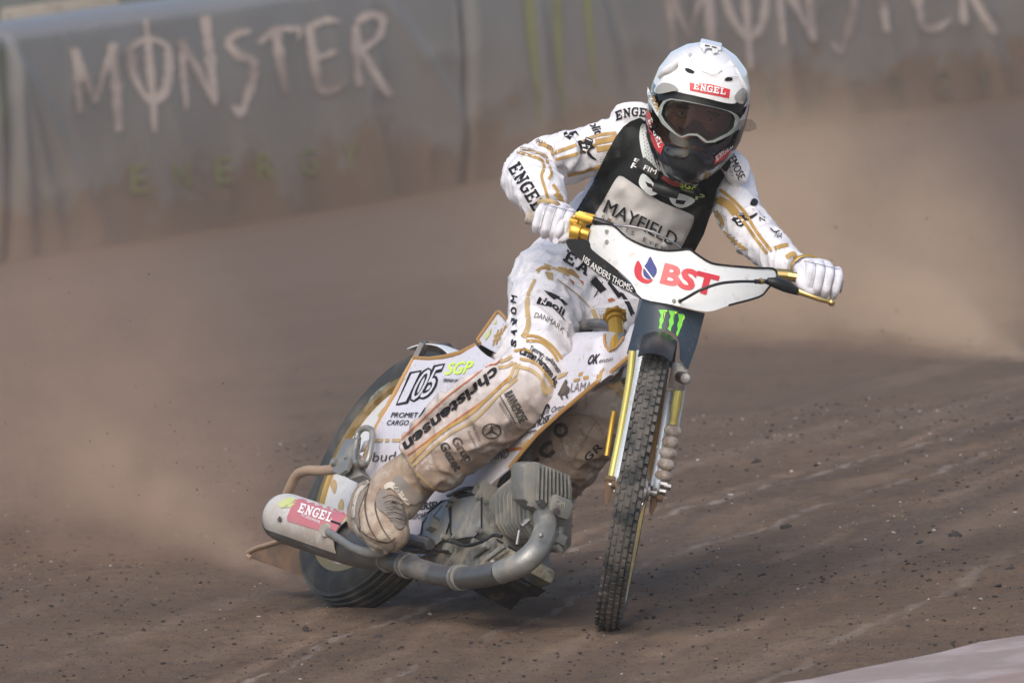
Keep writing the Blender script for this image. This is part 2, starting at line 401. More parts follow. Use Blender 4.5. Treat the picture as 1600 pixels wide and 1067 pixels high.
SLAB = {
 'E': [((.24,0),(.24,1),.24),((0,.09),(.9,.09),.18),((0,.91),(.9,.91),.18),((.3,.5),(.66,.5),.16),((.83,.1),(.83,.34),.15),((.83,.66),(.83,.9),.15),((.62,.36),(.62,.64),.1)],
 'N': [((.2,0),(.2,1),.17),((.8,0),(.8,1),.17),((.16,.93),(.84,.07),.26),((0,.08),(.42,.08),.15),((0,.92),(.3,.92),.15),((.6,.92),(1,.92),.15)],
 'G': [((.14,.28),(.14,.72),.26),((.12,.3),(.4,.04),.22),((.12,.7),(.4,.96),.22),((.34,.08),(.74,.08),.17),((.34,.92),(.84,.92),.17),((.86,.66),(.86,1),.14),((.8,.05),(.8,.46),.2),((.52,.46),(.98,.46),.15)],
 'L': [((.24,0),(.24,1),.24),((0,.09),(.9,.09),.18),((0,.92),(.5,.92),.16),((.83,.1),(.83,.42),.15)],
 'I': [((.5,0),(.5,1),.26),((.2,.08),(.8,.08),.16),((.2,.92),(.8,.92),.16)],
 'R': [((.24,0),(.24,1),.24),((.24,.9),(.72,.9),.18),((.82,.88),(.82,.55),.22),((.24,.48),(.76,.5),.16),((.5,.5),(.86,.02),.22),((0,.08),(.46,.08),.16),((.7,.08),(1,.08),.16)],
 'A': [((.16,0),(.5,1),.2),((.84,0),(.5,1),.24),((.28,.34),(.72,.34),.14),((0,.07),(.36,.07),.14),((.64,.07),(1,.07),.14)],
 'V': [((.16,1),(.5,0),.24),((.84,1),(.5,0),.2),((0,.93),(.36,.93),.14),((.64,.93),(1,.93),.14)],
 'M': [((.14,0),(.14,1),.17),((.86,0),(.86,1),.2),((.16,.95),(.5,.2),.2),((.84,.95),(.5,.2),.16),((0,.07),(.3,.07),.14),((.68,.07),(1,.07),.14)],
 'O': [((.14,.25),(.14,.75),.24),((.86,.25),(.86,.75),.24),((.12,.28),(.4,.06),.22),((.12,.72),(.4,.94),.22),((.6,.06),(.88,.28),.22),((.6,.94),(.88,.72),.22),((.36,.08),(.64,.08),.16),((.36,.92),(.64,.92),.16)],
 'S': [((.16,.6),(.16,.86),.22),((.2,.92),(.84,.92),.17),((.84,.7),(.84,1),.14),((.2,.6),(.82,.42),.22),((.84,.14),(.84,.42),.22),((.16,.08),(.8,.08),.17),((.14,0),(.14,.3),.14)],
}
_TX = {}
def text_mesh(txt, bold):
    if (txt, bold) in _TX: return _TX[(txt, bold)]
    c = bpy.data.curves.new('t', 'FONT'); c.body = txt; c.offset = bold; c.resolution_u = 3
    o = bpy.data.objects.new('t', c); COL.objects.link(o)
    me = bpy.data.meshes.new_from_object(o.evaluated_get(bpy.context.evaluated_depsgraph_get()))
    V = np.array([v.co[:2] for v in me.vertices]); Fs = [tuple(p.vertices) for p in me.polygons]
    bpy.data.objects.remove(o); bpy.data.curves.remove(c); bpy.data.meshes.remove(me)
    lo, hi = V.min(0), V.max(0); low = txt.upper() == txt or not any(ch in 'gjpqy' for ch in txt)
    cap = .73; y0 = lo[1] if low else 0.0
    V = np.stack([(V[:,0]-lo[0])/(hi[0]-lo[0]), (V[:,1]-y0)/((hi[1]-y0) if low else cap)], -1); _TX[(txt, bold)] = (V, Fs); return V, Fs
def refine(V, Fs, L):
    bm = bmesh.new(); vs = [bm.verts.new((*p, 0)) for p in V]
    for f in Fs:
        try: bm.faces.new([vs[i] for i in f])
        except ValueError: pass
    for _ in range(5):
        bmesh.ops.triangulate(bm, faces=bm.faces)
        ed = [e for e in bm.edges if math.hypot(e.verts[0].co.x-e.verts[1].co.x, (e.verts[0].co.y-e.verts[1].co.y)*.3) > L]
        if not ed: break
        bmesh.ops.subdivide_edges(bm, edges=ed, cuts=1)
    bmesh.ops.triangulate(bm, faces=bm.faces); bm.verts.index_update()
    V = np.array([v.co[:2] for v in bm.verts]); Fs = [tuple(v.index for v in f.verts) for f in bm.faces]; bm.free(); return V, Fs
def skin_px(outline, bvh, off, thick, grid=7., holes=(), smooth=0, guess=.5):
    """a sheet of real thickness worn over a surface, its outline given in photo pixels"""
    if smooth: outline = spline2(outline, smooth, True)
    pts, fs = tri2d(outline, holes, grid); A = []; last = None
    hits = [cast(p[0], p[1], bvh, off) for p in pts]
    good = [(np.array(p), h) for p, h in zip(pts, hits) if h is not None]; gp = np.array([g[0] for g in good])
    for p, h in zip(pts, hits):
        if h is None:                                        # beyond the silhouette: carry on at the nearest depth, curling away
            i = np.argmin(np.hypot(*(gp-p).T)); dd = np.hypot(*(gp[i]-p)); h = P(p[0], p[1], good[i][1][1]+dd*.0006)
        A.append(h)
    A = np.array(A)
    d = unit(ray(*np.mean(outline, axis=0))); n = len(A); V = np.concatenate([A, A+d*thick])
    cnt = {}
    for f in fs:
        for i in range(3): e = (f[i], f[(i+1)%3]); cnt[frozenset(e)] = cnt.get(frozenset(e), []) + [e]
    side = [(e[0][0], e[0][0]+n, e[0][1]+n, e[0][1]) for e in cnt.values() if len(e) == 1]
    return MB().add(V, list(fs)+[tuple(i+n for i in f[::-1]) for f in fs]+side)
def remesh(mb, voxel, smooth_it=6, disp=None):
    me = mb.mesh('tmp', M_suit, None, None); o = bpy.data.objects.new('tmp', me); COL.objects.link(o)
    r = o.modifiers.new('r', 'REMESH'); r.mode = 'VOXEL'; r.voxel_size = voxel
    s = o.modifiers.new('s', 'SMOOTH'); s.iterations = smooth_it; s.factor = .5
    e = o.evaluated_get(bpy.context.evaluated_depsgraph_get()); m2 = bpy.data.meshes.new_from_object(e)
    n = len(m2.vertices); V = np.empty(n*3); m2.vertices.foreach_get('co', V); V = V.reshape(-1,3)
    if disp is not None:
        Nn = np.empty(n*3); m2.vertices.foreach_get('normal', Nn); V = V+Nn.reshape(-1,3)*disp(V)[:,None]
    out = MB(); out.v = V.tolist(); out.f = [tuple(p.vertices) for p in m2.polygons]; out.m = [0]*len(out.f)
    bpy.data.objects.remove(o); bpy.data.meshes.remove(me); bpy.data.meshes.remove(m2); return out

# ------------------------------------------------------------------ the setting: track, kerb, air fence, dust
FENCE_PX = [(-1150,570,27.6),(-420,470,28.4),(-200,442,28.7),(0,412,29),(100,395,29.4),(350,355,30.3),(600,312,31.2),(900,255,32.3),(1250,195,33.7),(1600,150,35),(1900,112,36),(2300,60,37.5),(3100,-20,41)]
FB_PTS = np.array([P(*q) for q in FENCE_PX])
FPXS = np.array([q[0] for q in FENCE_PX], float)
def fence_base(px): return np.array([np.interp(px, FPXS, FB_PTS[:,k]) for k in range(3)])
def sstep(x, a, b): t = np.clip((x-a)/(b-a), 0, 1); return t*t*(3-2*t)
def kerb_edge(x): return -1.41+(x-.41)*(.56/.52)+.03*np.sin(np.asarray(x)*9.)+.02*np.sin(np.asarray(x)*23.+1)                       # inner edge of the racing surface
def ground_low(x, y):
    near = np.where(y > 0, .12*(1-np.exp(-np.clip(y,0,None)/3.4)), .035*y)
    far = np.interp(x, FB_PTS[:,0], FB_PTS[:,2])
    k = sstep(y, 6, 28); return np.maximum(near, -.2)*(1-k)+far*k
def ground_z(x, y):
    x = np.asarray(x, float); y = np.asarray(y, float); p = np.stack([x, y, 0*x], -1).reshape(-1,3)
    amp = (1-sstep(y, 9, 22))*sstep(y, -4, -2.5)*(.25+.75*sstep(y-kerb_edge(x), -.05, .12))
    q = p @ np.array([[.94,.33,0],[-.33,.94,0],[0,0,1]])                # ruts run along the track
    rut = (vnoise(q*[2.2,.35,1], 1., 3)-.5)*.018+(vnoise(q*[7,.9,1], 1., 7)-.5)*.004
    n = (vnoise(p, 9, 4)-.5)*.013+(vnoise(p, 27, 5)-.5)*.010+np.abs(vnoise(p, 60, 6)-.5)*.008
    heap = .010*np.exp(-((x+.70)**2/.03+(y-.90)**2/.012))+.016*np.exp(-((x-.10)**2/.006+(y+.02)**2/.02))+.014*np.exp(-((x+.09)**2/.005+(y+.01)**2/.02))
    return ground_low(x, y)+heap*(.6+.8*vnoise(p, 22, 8).reshape(x.shape))+((rut+n).reshape(x.shape))*amp
def axis(lo, hi, step, grow, far):
    a = list(np.arange(lo, hi, step)); d = step
    while a[-1] < far: d *= grow; a.append(a[-1]+d)
    d = step
    while a[0] > -far: d *= grow; a.insert(0, a[0]-d)
    return np.array(a)
gx = axis(-2.0, 2.2, .017, 1.13, 90); gy = axis(-1.9, 5.5, .016, 1.035, 100)
XX, YY = np.meshgrid(gx, gy); ZZ = ground_z(XX, YY)
nx = len(gx); Vg = np.stack([XX, YY, ZZ], -1).reshape(-1,3)
ii = (np.arange(len(gy)-1)[:,None]*nx+np.arange(nx-1)[None,:]).reshape(-1)
me = bpy.data.meshes.new('track_surface'); me.from_pydata(Vg, [], np.stack([ii, ii+1, ii+nx+1, ii+nx], -1)); me.update()
me.polygons.foreach_set('use_smooth', [True]*len(me.polygons))
def ground_mat():
    m = bpy.data.materials.new('track_dirt'); m.use_nodes = True; nt = m.node_tree; N = nt.nodes; L = nt.links; b = N['Principled BSDF']
    b.inputs['Roughness'].default_value = .95; b.inputs['Specular IOR Level'].default_value = .15
    geo = N.new('ShaderNodeNewGeometry')
    mp = N.new('ShaderNodeMapping'); mp.inputs['Rotation'].default_value = (0,0,RAD(17)); L.new(geo.outputs['Position'], mp.inputs[0])
    def noise(scale, det, vec, sc=(1,1,1), r=.6):
        k = N.new('ShaderNodeMapping'); k.inputs['Scale'].default_value = sc; L.new(vec, k.inputs[0])
        n = N.new('ShaderNodeTexNoise'); n.inputs['Scale'].default_value = scale; n.inputs['Detail'].default_value = det; n.inputs['Roughness'].default_value = r
        L.new(k.outputs[0], n.inputs['Vector']); return n.outputs['Fac']
    def rng(src, a, c, lo=0., hi=1.):
        r = N.new('ShaderNodeMapRange'); r.interpolation_type = 'SMOOTHSTEP'
        for k, v in (('From Min',a),('From Max',c),('To Min',lo),('To Max',hi)): r.inputs[k].default_value = v
        L.new(src, r.inputs['Value']); return r.outputs[0]
    def mix(f, a, c):
        x = N.new('ShaderNodeMix'); x.data_type = 'RGBA'; L.new(f, x.inputs['Factor'])
        for s, v in (('A',a),('B',c)):
            if isinstance(v, tuple): x.inputs[s].default_value = (*v, 1)
            else: L.new(v, x.inputs[s])
        return x.outputs['Result']
    pos = geo.outputs['Position']; rot = mp.outputs[0]
    c = mix(rng(noise(1.1, 5, pos), .35, .65), (.114,.079,.056), (.150,.104,.072))
    c = mix(rng(noise(2.6, 6, rot, (1,.10,1)), .52, .72, 0, .55), c, (.215,.158,.116))        # tan streaks left by wheels
    c = mix(rng(noise(4.5, 6, rot, (1,.07,1)), .57, .74, 0, .5), c, (.075,.057,.048))        # damp dark lanes
    c = mix(rng(noise(38, 5, pos, (1,1,1), .7), .50, .72, 0, .75), c, (.058,.046,.042))       # dark crumbs
    c = mix(rng(noise(75, 3, pos), .66, .74, 0, .6), c, (.30,.26,.235))                       # pale grit
    c = mix(rng(noise(3.4, 7, rot, (1,.05,1), .75), .66, .76, 0, .4), c, (.235,.20,.18))      # dried pale lines
    def mth(op, a, c2):
        k = N.new('ShaderNodeMath'); k.operation = op
        for s, v in zip(k.inputs, (a, c2)):
            if isinstance(v, (int, float)): s.default_value = v
            else: L.new(v, s)
        return k.outputs[0]
    sr = N.new('ShaderNodeSeparateXYZ'); L.new(rot, sr.inputs[0])
    wob = mth('MULTIPLY', mth('SUBTRACT', noise(.9, 4, pos), .5), .34)
    curve = mth('MULTIPLY', mth('POWER', mth('SUBTRACT', sr.outputs['Y'], 3.), 2.), .006)
    u = mth('ADD', mth('SUBTRACT', sr.outputs['X'], curve), wob)
    brk = rng(noise(5, 5, rot, (1,.3,1), .7), .38, .60)
    for cu, w, col, amt in ((-.70,.022,(.30,.255,.22),.8),(-.80,.045,(.235,.165,.115),.85),(-.46,.06,(.20,.145,.105),.7),(-.33,.018,(.28,.24,.21),.6),(-.05,.05,(.21,.155,.115),.7),(.30,.10,(.215,.155,.112),.7),(.62,.03,(.27,.225,.19),.55),(-1.30,.10,(.22,.165,.125),.6),(-.60,.05,(.060,.046,.040),.6),(.12,.07,(.062,.048,.042),.55),(-.22,.06,(.062,.048,.042),.5)):
        dd = mth('ABSOLUTE', mth('SUBTRACT', u, cu), 0.)
        c = mix(mth('MULTIPLY', mth('MULTIPLY', rng(dd, w*.2, w*1.1, 1, 0), brk), amt*.75), c, col)
    sep = N.new('ShaderNodeSeparateXYZ'); L.new(pos, sep.inputs[0])
    c = mix(rng(sep.outputs['Y'], 5., 14., 0., .8), c, (.158,.112,.083))                       # loose dry dirt towards the fence
    L.new(c, b.inputs['Base Color'])
    bp = N.new('ShaderNodeBump'); bp.inputs['Strength'].default_value = .7; bp.inputs['Distance'].default_value = .012
    L.new(noise(110, 5, pos), bp.inputs['Height']); L.new(bp.outputs[0], b.inputs['Normal']); return m
me.materials.append(ground_mat()); o = bpy.data.objects.new('track_ground', me); COL.objects.link(o); tag(o, kind='structure')

# pale painted inner line with a red band, bottom right
xs = np.linspace(-3, 9, 120)
def strip(name, a, b_, col, lift):
    mb = MB(); ys = [a, a+(b_-a)*.34, a+(b_-a)*.67, b_]
    V = [[x, kerb_edge(x)+q, float(ground_low(np.array(x), np.array(kerb_edge(x)+q)))+lift] for q in ys for x in xs]; n = len(xs)
    mb.add(V, [(r*n+i, r*n+i+1, (r+1)*n+i+1, (r+1)*n+i) for r in range(3) for i in range(n-1)])
    return tag(mb.build(name, mat(name+'_paint', col, .85, dirt=.8, dscale=6, dcol=(.24,.185,.165), speck=.7), smooth=60), kind='structure')
strip('inner_line', -.75, .0, (.36,.295,.28), .010)
strip('inner_kerb', -2.4, -.75, (.34,.22,.20), .014)

# loose clods and grit, more of them along the bike's side of the track
def rocks(name, n, lo, hi, m, seed, dens):
    rg = np.random.default_rng(seed); mb = MB()
    t = (1+5**.5)/2; I = np.array([(-1,t,0),(1,t,0),(-1,-t,0),(1,-t,0),(0,-1,t),(0,1,t),(0,-1,-t),(0,1,-t),(t,0,-1),(t,0,1),(-t,0,-1),(-t,0,1)])/1.9
    IF = np.array([(0,11,5),(0,5,1),(0,1,7),(0,7,10),(0,10,11),(1,5,9),(5,11,4),(11,10,2),(10,7,6),(7,1,8),(3,9,4),(3,4,2),(3,2,6),(3,6,8),(3,8,9),(4,9,5),(2,4,11),(6,2,10),(8,6,7),(9,8,1)])
    xy = np.stack([rg.uniform(-1.9,1.7,n*2), -1.2+rg.random(n*2)**dens*9.0], -1)
    keep = (vnoise(np.c_[xy*[1,.5], xy[:,0]*0], 1.6, seed) > rg.uniform(.1,.75,n*2)) & (xy[:,1] > kerb_edge(xy[:,0])-.35)
    xy = xy[keep][:n]; n = len(xy); z = ground_z(xy[:,0], xy[:,1])
    r = lo+(hi-lo)*rg.random(n)**5
    Vv = (I[None]*(1+.45*rg.normal(size=(n,12,1)))*r[:,None,None]*np.stack([rg.uniform(.8,1.5,n), rg.uniform(.8,1.5,n), rg.uniform(.5,.9,n)], -1)[:,None])
    Vv = Vv+np.c_[xy, z+r*.25][:,None]
    me = bpy.data.meshes.new(name); me.from_pydata(Vv.reshape(-1,3), [], (IF[None]+12*np.arange(n)[:,None,None]).reshape(-1,3)); me.update()
    me.materials.append(m); o = bpy.data.objects.new(name, me); COL.objects.link(o); tag(o, kind='stuff'); return o
M_clod = mat('dark_clod', (.036,.030,.028), .95, bump=.5)
rocks('dirt_crumbs', 9500, .0014, .0052, M_clod, 21, 1.0)
rocks('pale_grit', 1100, .0015, .005, mat('pale_grit', (.36,.32,.30), .9), 22, .8)
rocks('dirt_lumps', 110, .004, .011, M_clod, 24, .9)
def clod(px, py, w, label):
    lo, hi = -10., 40.
    for _ in range(50):
        m_ = (lo+hi)/2; q = P(px, py, m_)
        if q[2] > float(ground_low(np.array(q[0]), np.array(q[1]))): lo = m_
        else: hi = m_
    c = P(px, py, lo); mb = MB(); mb.ball(c+[0,0,w*.18], (w*.55,w*.5,w*.36), 9); V = np.array(mb.v)
    mb.v = (c+(V-c)*(1+.55*(vnoise(V+px, 55, 9)-.5)[:,None]+.5*(vnoise(V+px, 130, 8)-.5)[:,None])).tolist()
    tag(mb.build('dirt_clod', M_clod, smooth=50), label, 'dirt clod', 'large dirt clods lying on the track')
clod(1492, 842, .030, 'large round dark dirt clod alone on the tan streak at lower right')
clod(1229, 826, .026, 'dark lumpy dirt clod lying right of the front wheel')
clod(1452, 908, .016, 'small pointed dirt clod near the pale inner line')
clod(1576, 893, .018, 'small dark dirt clod close to the picture edge on the right')

# air fence: long inflated banners, dusty, with the sponsor's lettering
def fence_mat():
    m = bpy.data.materials.new('fence_vinyl'); m.use_nodes = True; nt = m.node_tree; N = nt.nodes; L = nt.links; b = N['Principled BSDF']
    b.inputs['Roughness'].default_value = .42
    at = N.new('ShaderNodeAttribute'); at.attribute_name = 'up'; geo = N.new('ShaderNodeNewGeometry')
    n = N.new('ShaderNodeTexNoise'); n.inputs['Scale'].default_value = 2.2; n.inputs['Detail'].default_value = 7; n.inputs['Roughness'].default_value = .62; L.new(geo.outputs['Position'], n.inputs['Vector'])
    a = N.new('ShaderNodeMath'); a.operation = 'MULTIPLY_ADD'; L.new(n.outputs['Fac'], a.inputs[0]); a.inputs[1].default_value = -.95; L.new(at.outputs['Fac'], a.inputs[2])
    r = N.new('ShaderNodeMapRange'); r.interpolation_type = 'SMOOTHSTEP'; L.new(a.outputs[0], r.inputs['Value'])
    r.inputs['From Min'].default_value = -.31; r.inputs['From Max'].default_value = -.16; r.inputs['To Min'].default_value = 1; r.inputs['To Max'].default_value = 0
    r2 = N.new('ShaderNodeMapRange'); L.new(at.outputs['Fac'], r2.inputs['Value']); r2.inputs['From Min'].default_value = .15; r2.inputs['From Max'].default_value = 1.0
    x = N.new('ShaderNodeMix'); x.data_type = 'RGBA'; L.new(r2.outputs[0], x.inputs['Factor']); x.inputs['A'].default_value = (.200,.175,.155,1); x.inputs['B'].default_value = (.165,.168,.172,1)
    y = N.new('ShaderNodeMix'); y.data_type = 'RGBA'; L.new(r.outputs[0], y.inputs['Factor']); L.new(x.outputs['Result'], y.inputs['A']); y.inputs['B'].default_value = (.175,.128,.098,1)
    L.new(y.outputs['Result'], b.inputs['Base Color'])
    ro = N.new('ShaderNodeMapRange'); L.new(r.outputs[0], ro.inputs['Value']); ro.inputs['To Min'].default_value = .42; ro.inputs['To Max'].default_value = .95; L.new(ro.outputs[0], b.inputs['Roughness'])
    return m
M_fence = fence_mat()
M_flet = mat('fence_lettering', (.41,.345,.31), .7, dirt=.5, dscale=2.5, dcol=(.15,.12,.105))
M_fgreen = mat('fence_green', (.20,.205,.095), .7, dirt=.4, dscale=2.5, dcol=(.13,.12,.09))
FH = 1.2
M_fgreen2 = mat('fence_green_buried', (.155,.15,.115), .8, dirt=.7, dscale=2.5, dcol=(.15,.12,.10))
def fence_panel(pa, pb, label, seed, corner):
    root_p = fence_base(pa); a = np.linspace(pa, pb, int((pb-pa)/3.2)); t = np.linspace(0, 1, 46)
    prof_h = np.concatenate([np.linspace(-.05, FH-.10, 34), FH-.10+.10*np.sin(np.linspace(0,1,13)[1:]*math.pi/2)])
    prof_d = np.concatenate([.10*np.sin(np.linspace(0, math.pi*.55, 34)), .0995-.30*(1-np.cos(np.linspace(0,1,13)[1:]*math.pi/2))])
    V = []; up = []; X = []
    base = np.array([fence_base(q) for q in a]); tn = np.gradient(base, axis=0); tn /= np.linalg.norm(tn, axis=1)[:,None]; nr = np.stack([tn[:,1], -tn[:,0], 0*tn[:,0]], -1)
    nr /= np.linalg.norm(nr, axis=1)[:,None]
    s = np.concatenate([[0], np.cumsum(np.linalg.norm(np.diff(base[:,:2], axis=0), axis=1))]); Ltot = s[-1]
    for h, d in zip(prof_h, prof_d):
        w = 0*s
        for cx, dirs in corner:                                      # folds that fan out from a tied corner
            for slope, dep, wid in dirs:
                dist = (s-cx)-(FH-.12-h)*slope; w += dep*np.exp(-(dist/(wid*(.4+1.2*(FH-h))))**2)*sstep(FH-h, .05, .3)
        w += .008*(vnoise(np.c_[s*1.3, 0*s+h*.9, 0*s], 2.2, seed)-.5)*2+.010*(1-np.abs(2*vnoise(np.c_[s*1.0+h*.55, s*.15-h*.5, 0*s], 4.2, seed+4)-1))**3+.006*np.sin(s*9+h*2+seed)
        edge = .035*(np.exp(-(s/.05)**2)+np.exp(-((Ltot-s)/.05)**2))       # the seam is pulled in
        V.append(base+nr*(d+w-edge)[:,None]+[0,0,h]); up.append(0*s+h/FH)
    n = len(a); k = len(prof_h)
    bk = base-nr*.45
    V += [bk+[0,0,FH-.02], bk+[0,0,-.05]]; up += [0*s+1, 0*s]
    k += 2; mb = MB(); mb.add(np.concatenate(V), [(r*n+i, r*n+i+1, (r+1)*n+i+1, (r+1)*n+i) for r in range(k-1) for i in range(n-1)])
    mb.add([V[r][0] for r in range(k)], [tuple(range(k))]); mb.add([V[r][-1] for r in range(k)], [tuple(range(k))])
    upv = np.concatenate([np.concatenate(up), [u[0] for u in up], [u[-1] for u in up]])
    root = bpy.data.objects.new('air_fence', None)
    o = mb.build('air_fence', M_fence, None, smooth=50); at = o.data.attributes.new('up', 'FLOAT', 'POINT'); at.data.foreach_set('value', upv.astype(np.float32))
    bpy.data.objects.remove(root); return tag(o, label, 'air fence', 'air fence banners behind the track'), mb.bvh()
fan = [(.32,.018,.04),(.62,.024,.05),(.10,.016,.035)]
f0, b0 = fence_panel(-1000, 13, 'dusty grey air fence at the far left edge with a green stripe', 1, [])
f1, b1 = fence_panel(15, 722, 'dusty grey air fence banner with MONSTER ENERGY lettering, left of the rider', 2, [(.05, fan), (2.85, [(.75,.024,.05)]), (3.40, [(.22,-.022,.03),(.05,.018,.03)])])
f2, b2 = fence_panel(724, 2900, 'dusty grey air fence banner with green claw marks behind the rider', 3, [(1.05, [(.35,-.022,.05)]), (.55, [(.1,.014,.05)]), (2.4, [(.3,.016,.05)]), (4.0, [(.4,.022,.05)])])
w_ = [6, 15, 13]
MON = [  # brush strokes of the word, traced in photo pixels: (points, widths)
 ([(117,76),(121,120),(126,180)],[10,12,6]),([(117,78),(134,122),(149,162)],[10,10,7]),([(149,162),(164,112),(178,70)],[5,8,11]),([(176,68),(181,130),(186,206)],[13,14,9]),
 ([(228,32),(235,110),(242,206)],[6,11,6]),([(203,76),(207,112),(222,144),(240,164)],[11,12,10,8]),([(240,164),(258,142),(264,108),(262,70)],[8,12,13,10]),([(204,76),(222,64),(246,64),(262,74)],[7,8,9,8]),
 ([(284,62),(287,110),(292,170)],[9,10,5]),([(282,62),(310,112),(336,162)],[11,11,6]),([(320,26),(328,90),(337,164)],[13,13,7]),
 ([(392,50),(374,52),(354,66)],[5,10,12]),([(354,66),(372,86),(398,96)],[11,13,12]),([(398,94),(394,130),(377,180)],[13,12,8]),([(377,182),(364,166)],[9,5]),
 ([(404,68),(430,48),(470,46)],[8,10,8]),([(430,48),(438,96),(446,148)],[12,13,9]),([(470,44),(466,62)],[7,4]),
 ([(482,38),(490,90),(498,142)],[12,13,11]),([(484,42),(510,32),(530,34)],[9,9,5]),([(492,92),(512,86),(526,80)],[7,8,5]),([(496,142),(520,142),(542,128)],[11,11,5]),
 ([(556,40),(558,90),(562,136)],[13,13,9]),([(556,36),(580,24),(598,32),(590,60),(562,80)],[9,11,12,10,7]),([(566,78),(584,112),(610,150)],[8,12,13])]
LET = (0, 4, 8, 11, 14, 17, 21)
pr = Print(b1, .006)
for k, (pts, w) in enumerate(MON):
    if k in LET: pr.one('letter')
    pr.stroke(pts, [q*1.15 for q in w], M_flet, step=5, jag=.32)

for i, ch in enumerate('ENERGY'):
    pr.one('letter'); x = 206+i*66; y = 303-i*7; pr.text(ch, (x,y), (x+26,y-3), (-2,-42), M_fgreen, .0, extra=.002, grid=9)
pr.build('lettering', None, f1)
pr = Print(b2, .006)
dx, dy = 926, -112
for k, (pts, w) in enumerate(MON):
    if k in LET: pr.one('letter')
    pr.stroke([(x*1.045-6+dx, y*1.06+dy+(x-117)*.015) for x, y in pts], [q*1.15 for q in w], M_flet, step=5, jag=.32)

for i, ch in enumerate('ENERGY'):
    pr.one('letter'); x = 1196+i*66; y = 180-i*6; pr.text(ch, (x,y), (x+26,y-3), (-2,-42), M_fgreen2, .0, extra=.002, grid=9)
pr.done()
for pts, w in (([(826,-20),(829,40),(838,120),(842,190)],[16,15,9,4]),([(868,-20),(872,50),(876,130),(884,185)],[15,13,8,4]),([(916,-24),(920,40),(926,90),(930,140)],[14,12,8,4])): pr.stroke(pts, w, M_fgreen, step=6)
pr.build('lettering', None, f2)
pr = Print(b0, .006); pr.stroke([(2,-20),(5,40),(7,120),(9,215)],[12,11,8,4], M_fgreen, step=6); pr.build('lettering', None, f0)
# pale board standing behind the left banner
a, b_ = fence_base(18), fence_base(205)
rail = MB(); rail.prism([a+[0,.75,-.05], b_+[0,.75,-.05], b_+[0,.75,1.27], a+[0,.75,1.27]], (0,.05,0))
tag(rail.build('barrier_board', mat('pale_board', (.36,.31,.25), .8, dirt=.3), bevel=.01), 'pale beige board showing above the left air fence', 'barrier board')

# ------------------------------------------------------------------ the motorcycle (bike frame W(x,y,z), front-wheel frame Wf)
bike = empty('speedway_motorcycle', tuple((OR+OF)/2*[1,1,0]+[0,0,.02]), 'white and gold speedway motorcycle leaning into a slide with number 105 on its cover', 'motorcycle')
BR = bike
def Bs(pts, y): return np.array([B(p[0], p[1], p[2] if len(p) > 2 else y) for p in pts])
def part(name, label=None):
    o = bpy.data.objects.new(name, None); COL.objects.link(o); o.parent = BR; o.empty_display_size = .05
    if label: o['label'] = label
    return o
# rear wheel
rw = part('rear_wheel'); A = LB
def tyre_profile(Ro, w, depth, sq=.72):
    """(radius, axial) outline of a tyre, outer radius Ro"""
    p = []
    for t in np.linspace(-math.pi*.5, math.pi*.5, 15):
        c, s = math.cos(t), math.sin(t); p.append((Ro-depth+depth*abs(c)**sq, w/2*np.sign(s)*abs(s)**.8))
    return p+[(Ro-depth*1.28, w*.36), (Ro-depth*1.28, -w*.36)]
ty = MB(); ty.ring(OR, A, 0,0,0, 96, prof=tyre_profile(.333, .112, .064, .60))
for a0, w in ((-.026,.0045),(-.009,.0045),(.009,.0045),(.026,.0045),(-.041,.003),(.041,.003)):      # circumferential ribs of the worn tread
    rr = .3335-abs(a0)**2*6.2; ty.ring(OR, A, 0,0,0, 96, prof=[(rr-.01,a0-w*1.25),(rr+.0045,a0-w),(rr+.0045,a0+w),(rr-.01,a0+w*1.25)])
rear_tyre = ty.build('tyre', M_rubber2, BR, rw, smooth=50)
rm = MB(); rm.ring(OR, A, 0,0,0, 72, prof=[(.246,-.052),(.266,-.052),(.269,-.046),(.250,-.038),(.238,-.015),(.238,.015),(.250,.038),(.269,.046),(.266,.052),(.246,.052),(.232,.02),(.232,-.02)])
rm.build('rim', M_rim, BR, rw, smooth=40)
dc = MB(); dc.ring(OR-A*.030, A, 0,0,0, 72, prof=[(.03,-.022),(.10,-.014),(.243,-.010),(.243,.002),(.10,-.006),(.03,-.014)]); dc.ring(OR+A*.03, A, .04, .232, .004, 72)
for k in range(6):
    t = k*math.pi/3+.3; dc.cyl(OR-A*.037+.20*(math.cos(t)*FB+math.sin(t)*UB), A, .006, .006, 8)
disc = dc.build('wheel_disc', M_disc, BR, rw, smooth=40)
hb = MB(); hb.cyl(OR, A, .034, .17, 24); hb.cyl(OR, A, .012, .26, 12); hb.cyl(OR-A*.10, A, .02, .02, 6); hb.ring(OR+A*.075, A, .05, .115, .006, 48)
hb.build('hub', M_steel, BR, rw, smooth=40)
# the worn pale patch and disc print
pr = Print(obj_bvh(rear_tyre), .0015)
pr.poly([(573,634),(578,622),(590,609),(606,598),(610,596),(608,606),(598,614),(586,628),(574,634)], mat('tyre_scuff', (.25,.28,.27), .8, dirt=.6, dscale=40, dcol=(.12,.12,.11)), grid=4)
pr.build('scuff_mark', BR, rw)
pr = Print(obj_bvh(disc), .002)
for q in ([(516,757),(522,748),(526,757),(522,771)],[(528,790),(534,778),(537,790),(531,802)],[(590,650),(596,640),(603,634),(598,648)],[(508,800),(515,792),(517,806),(510,812)]): pr.poly(q, M_gold2, grid=5, smooth=4)
pr.build('print', BR, rw)
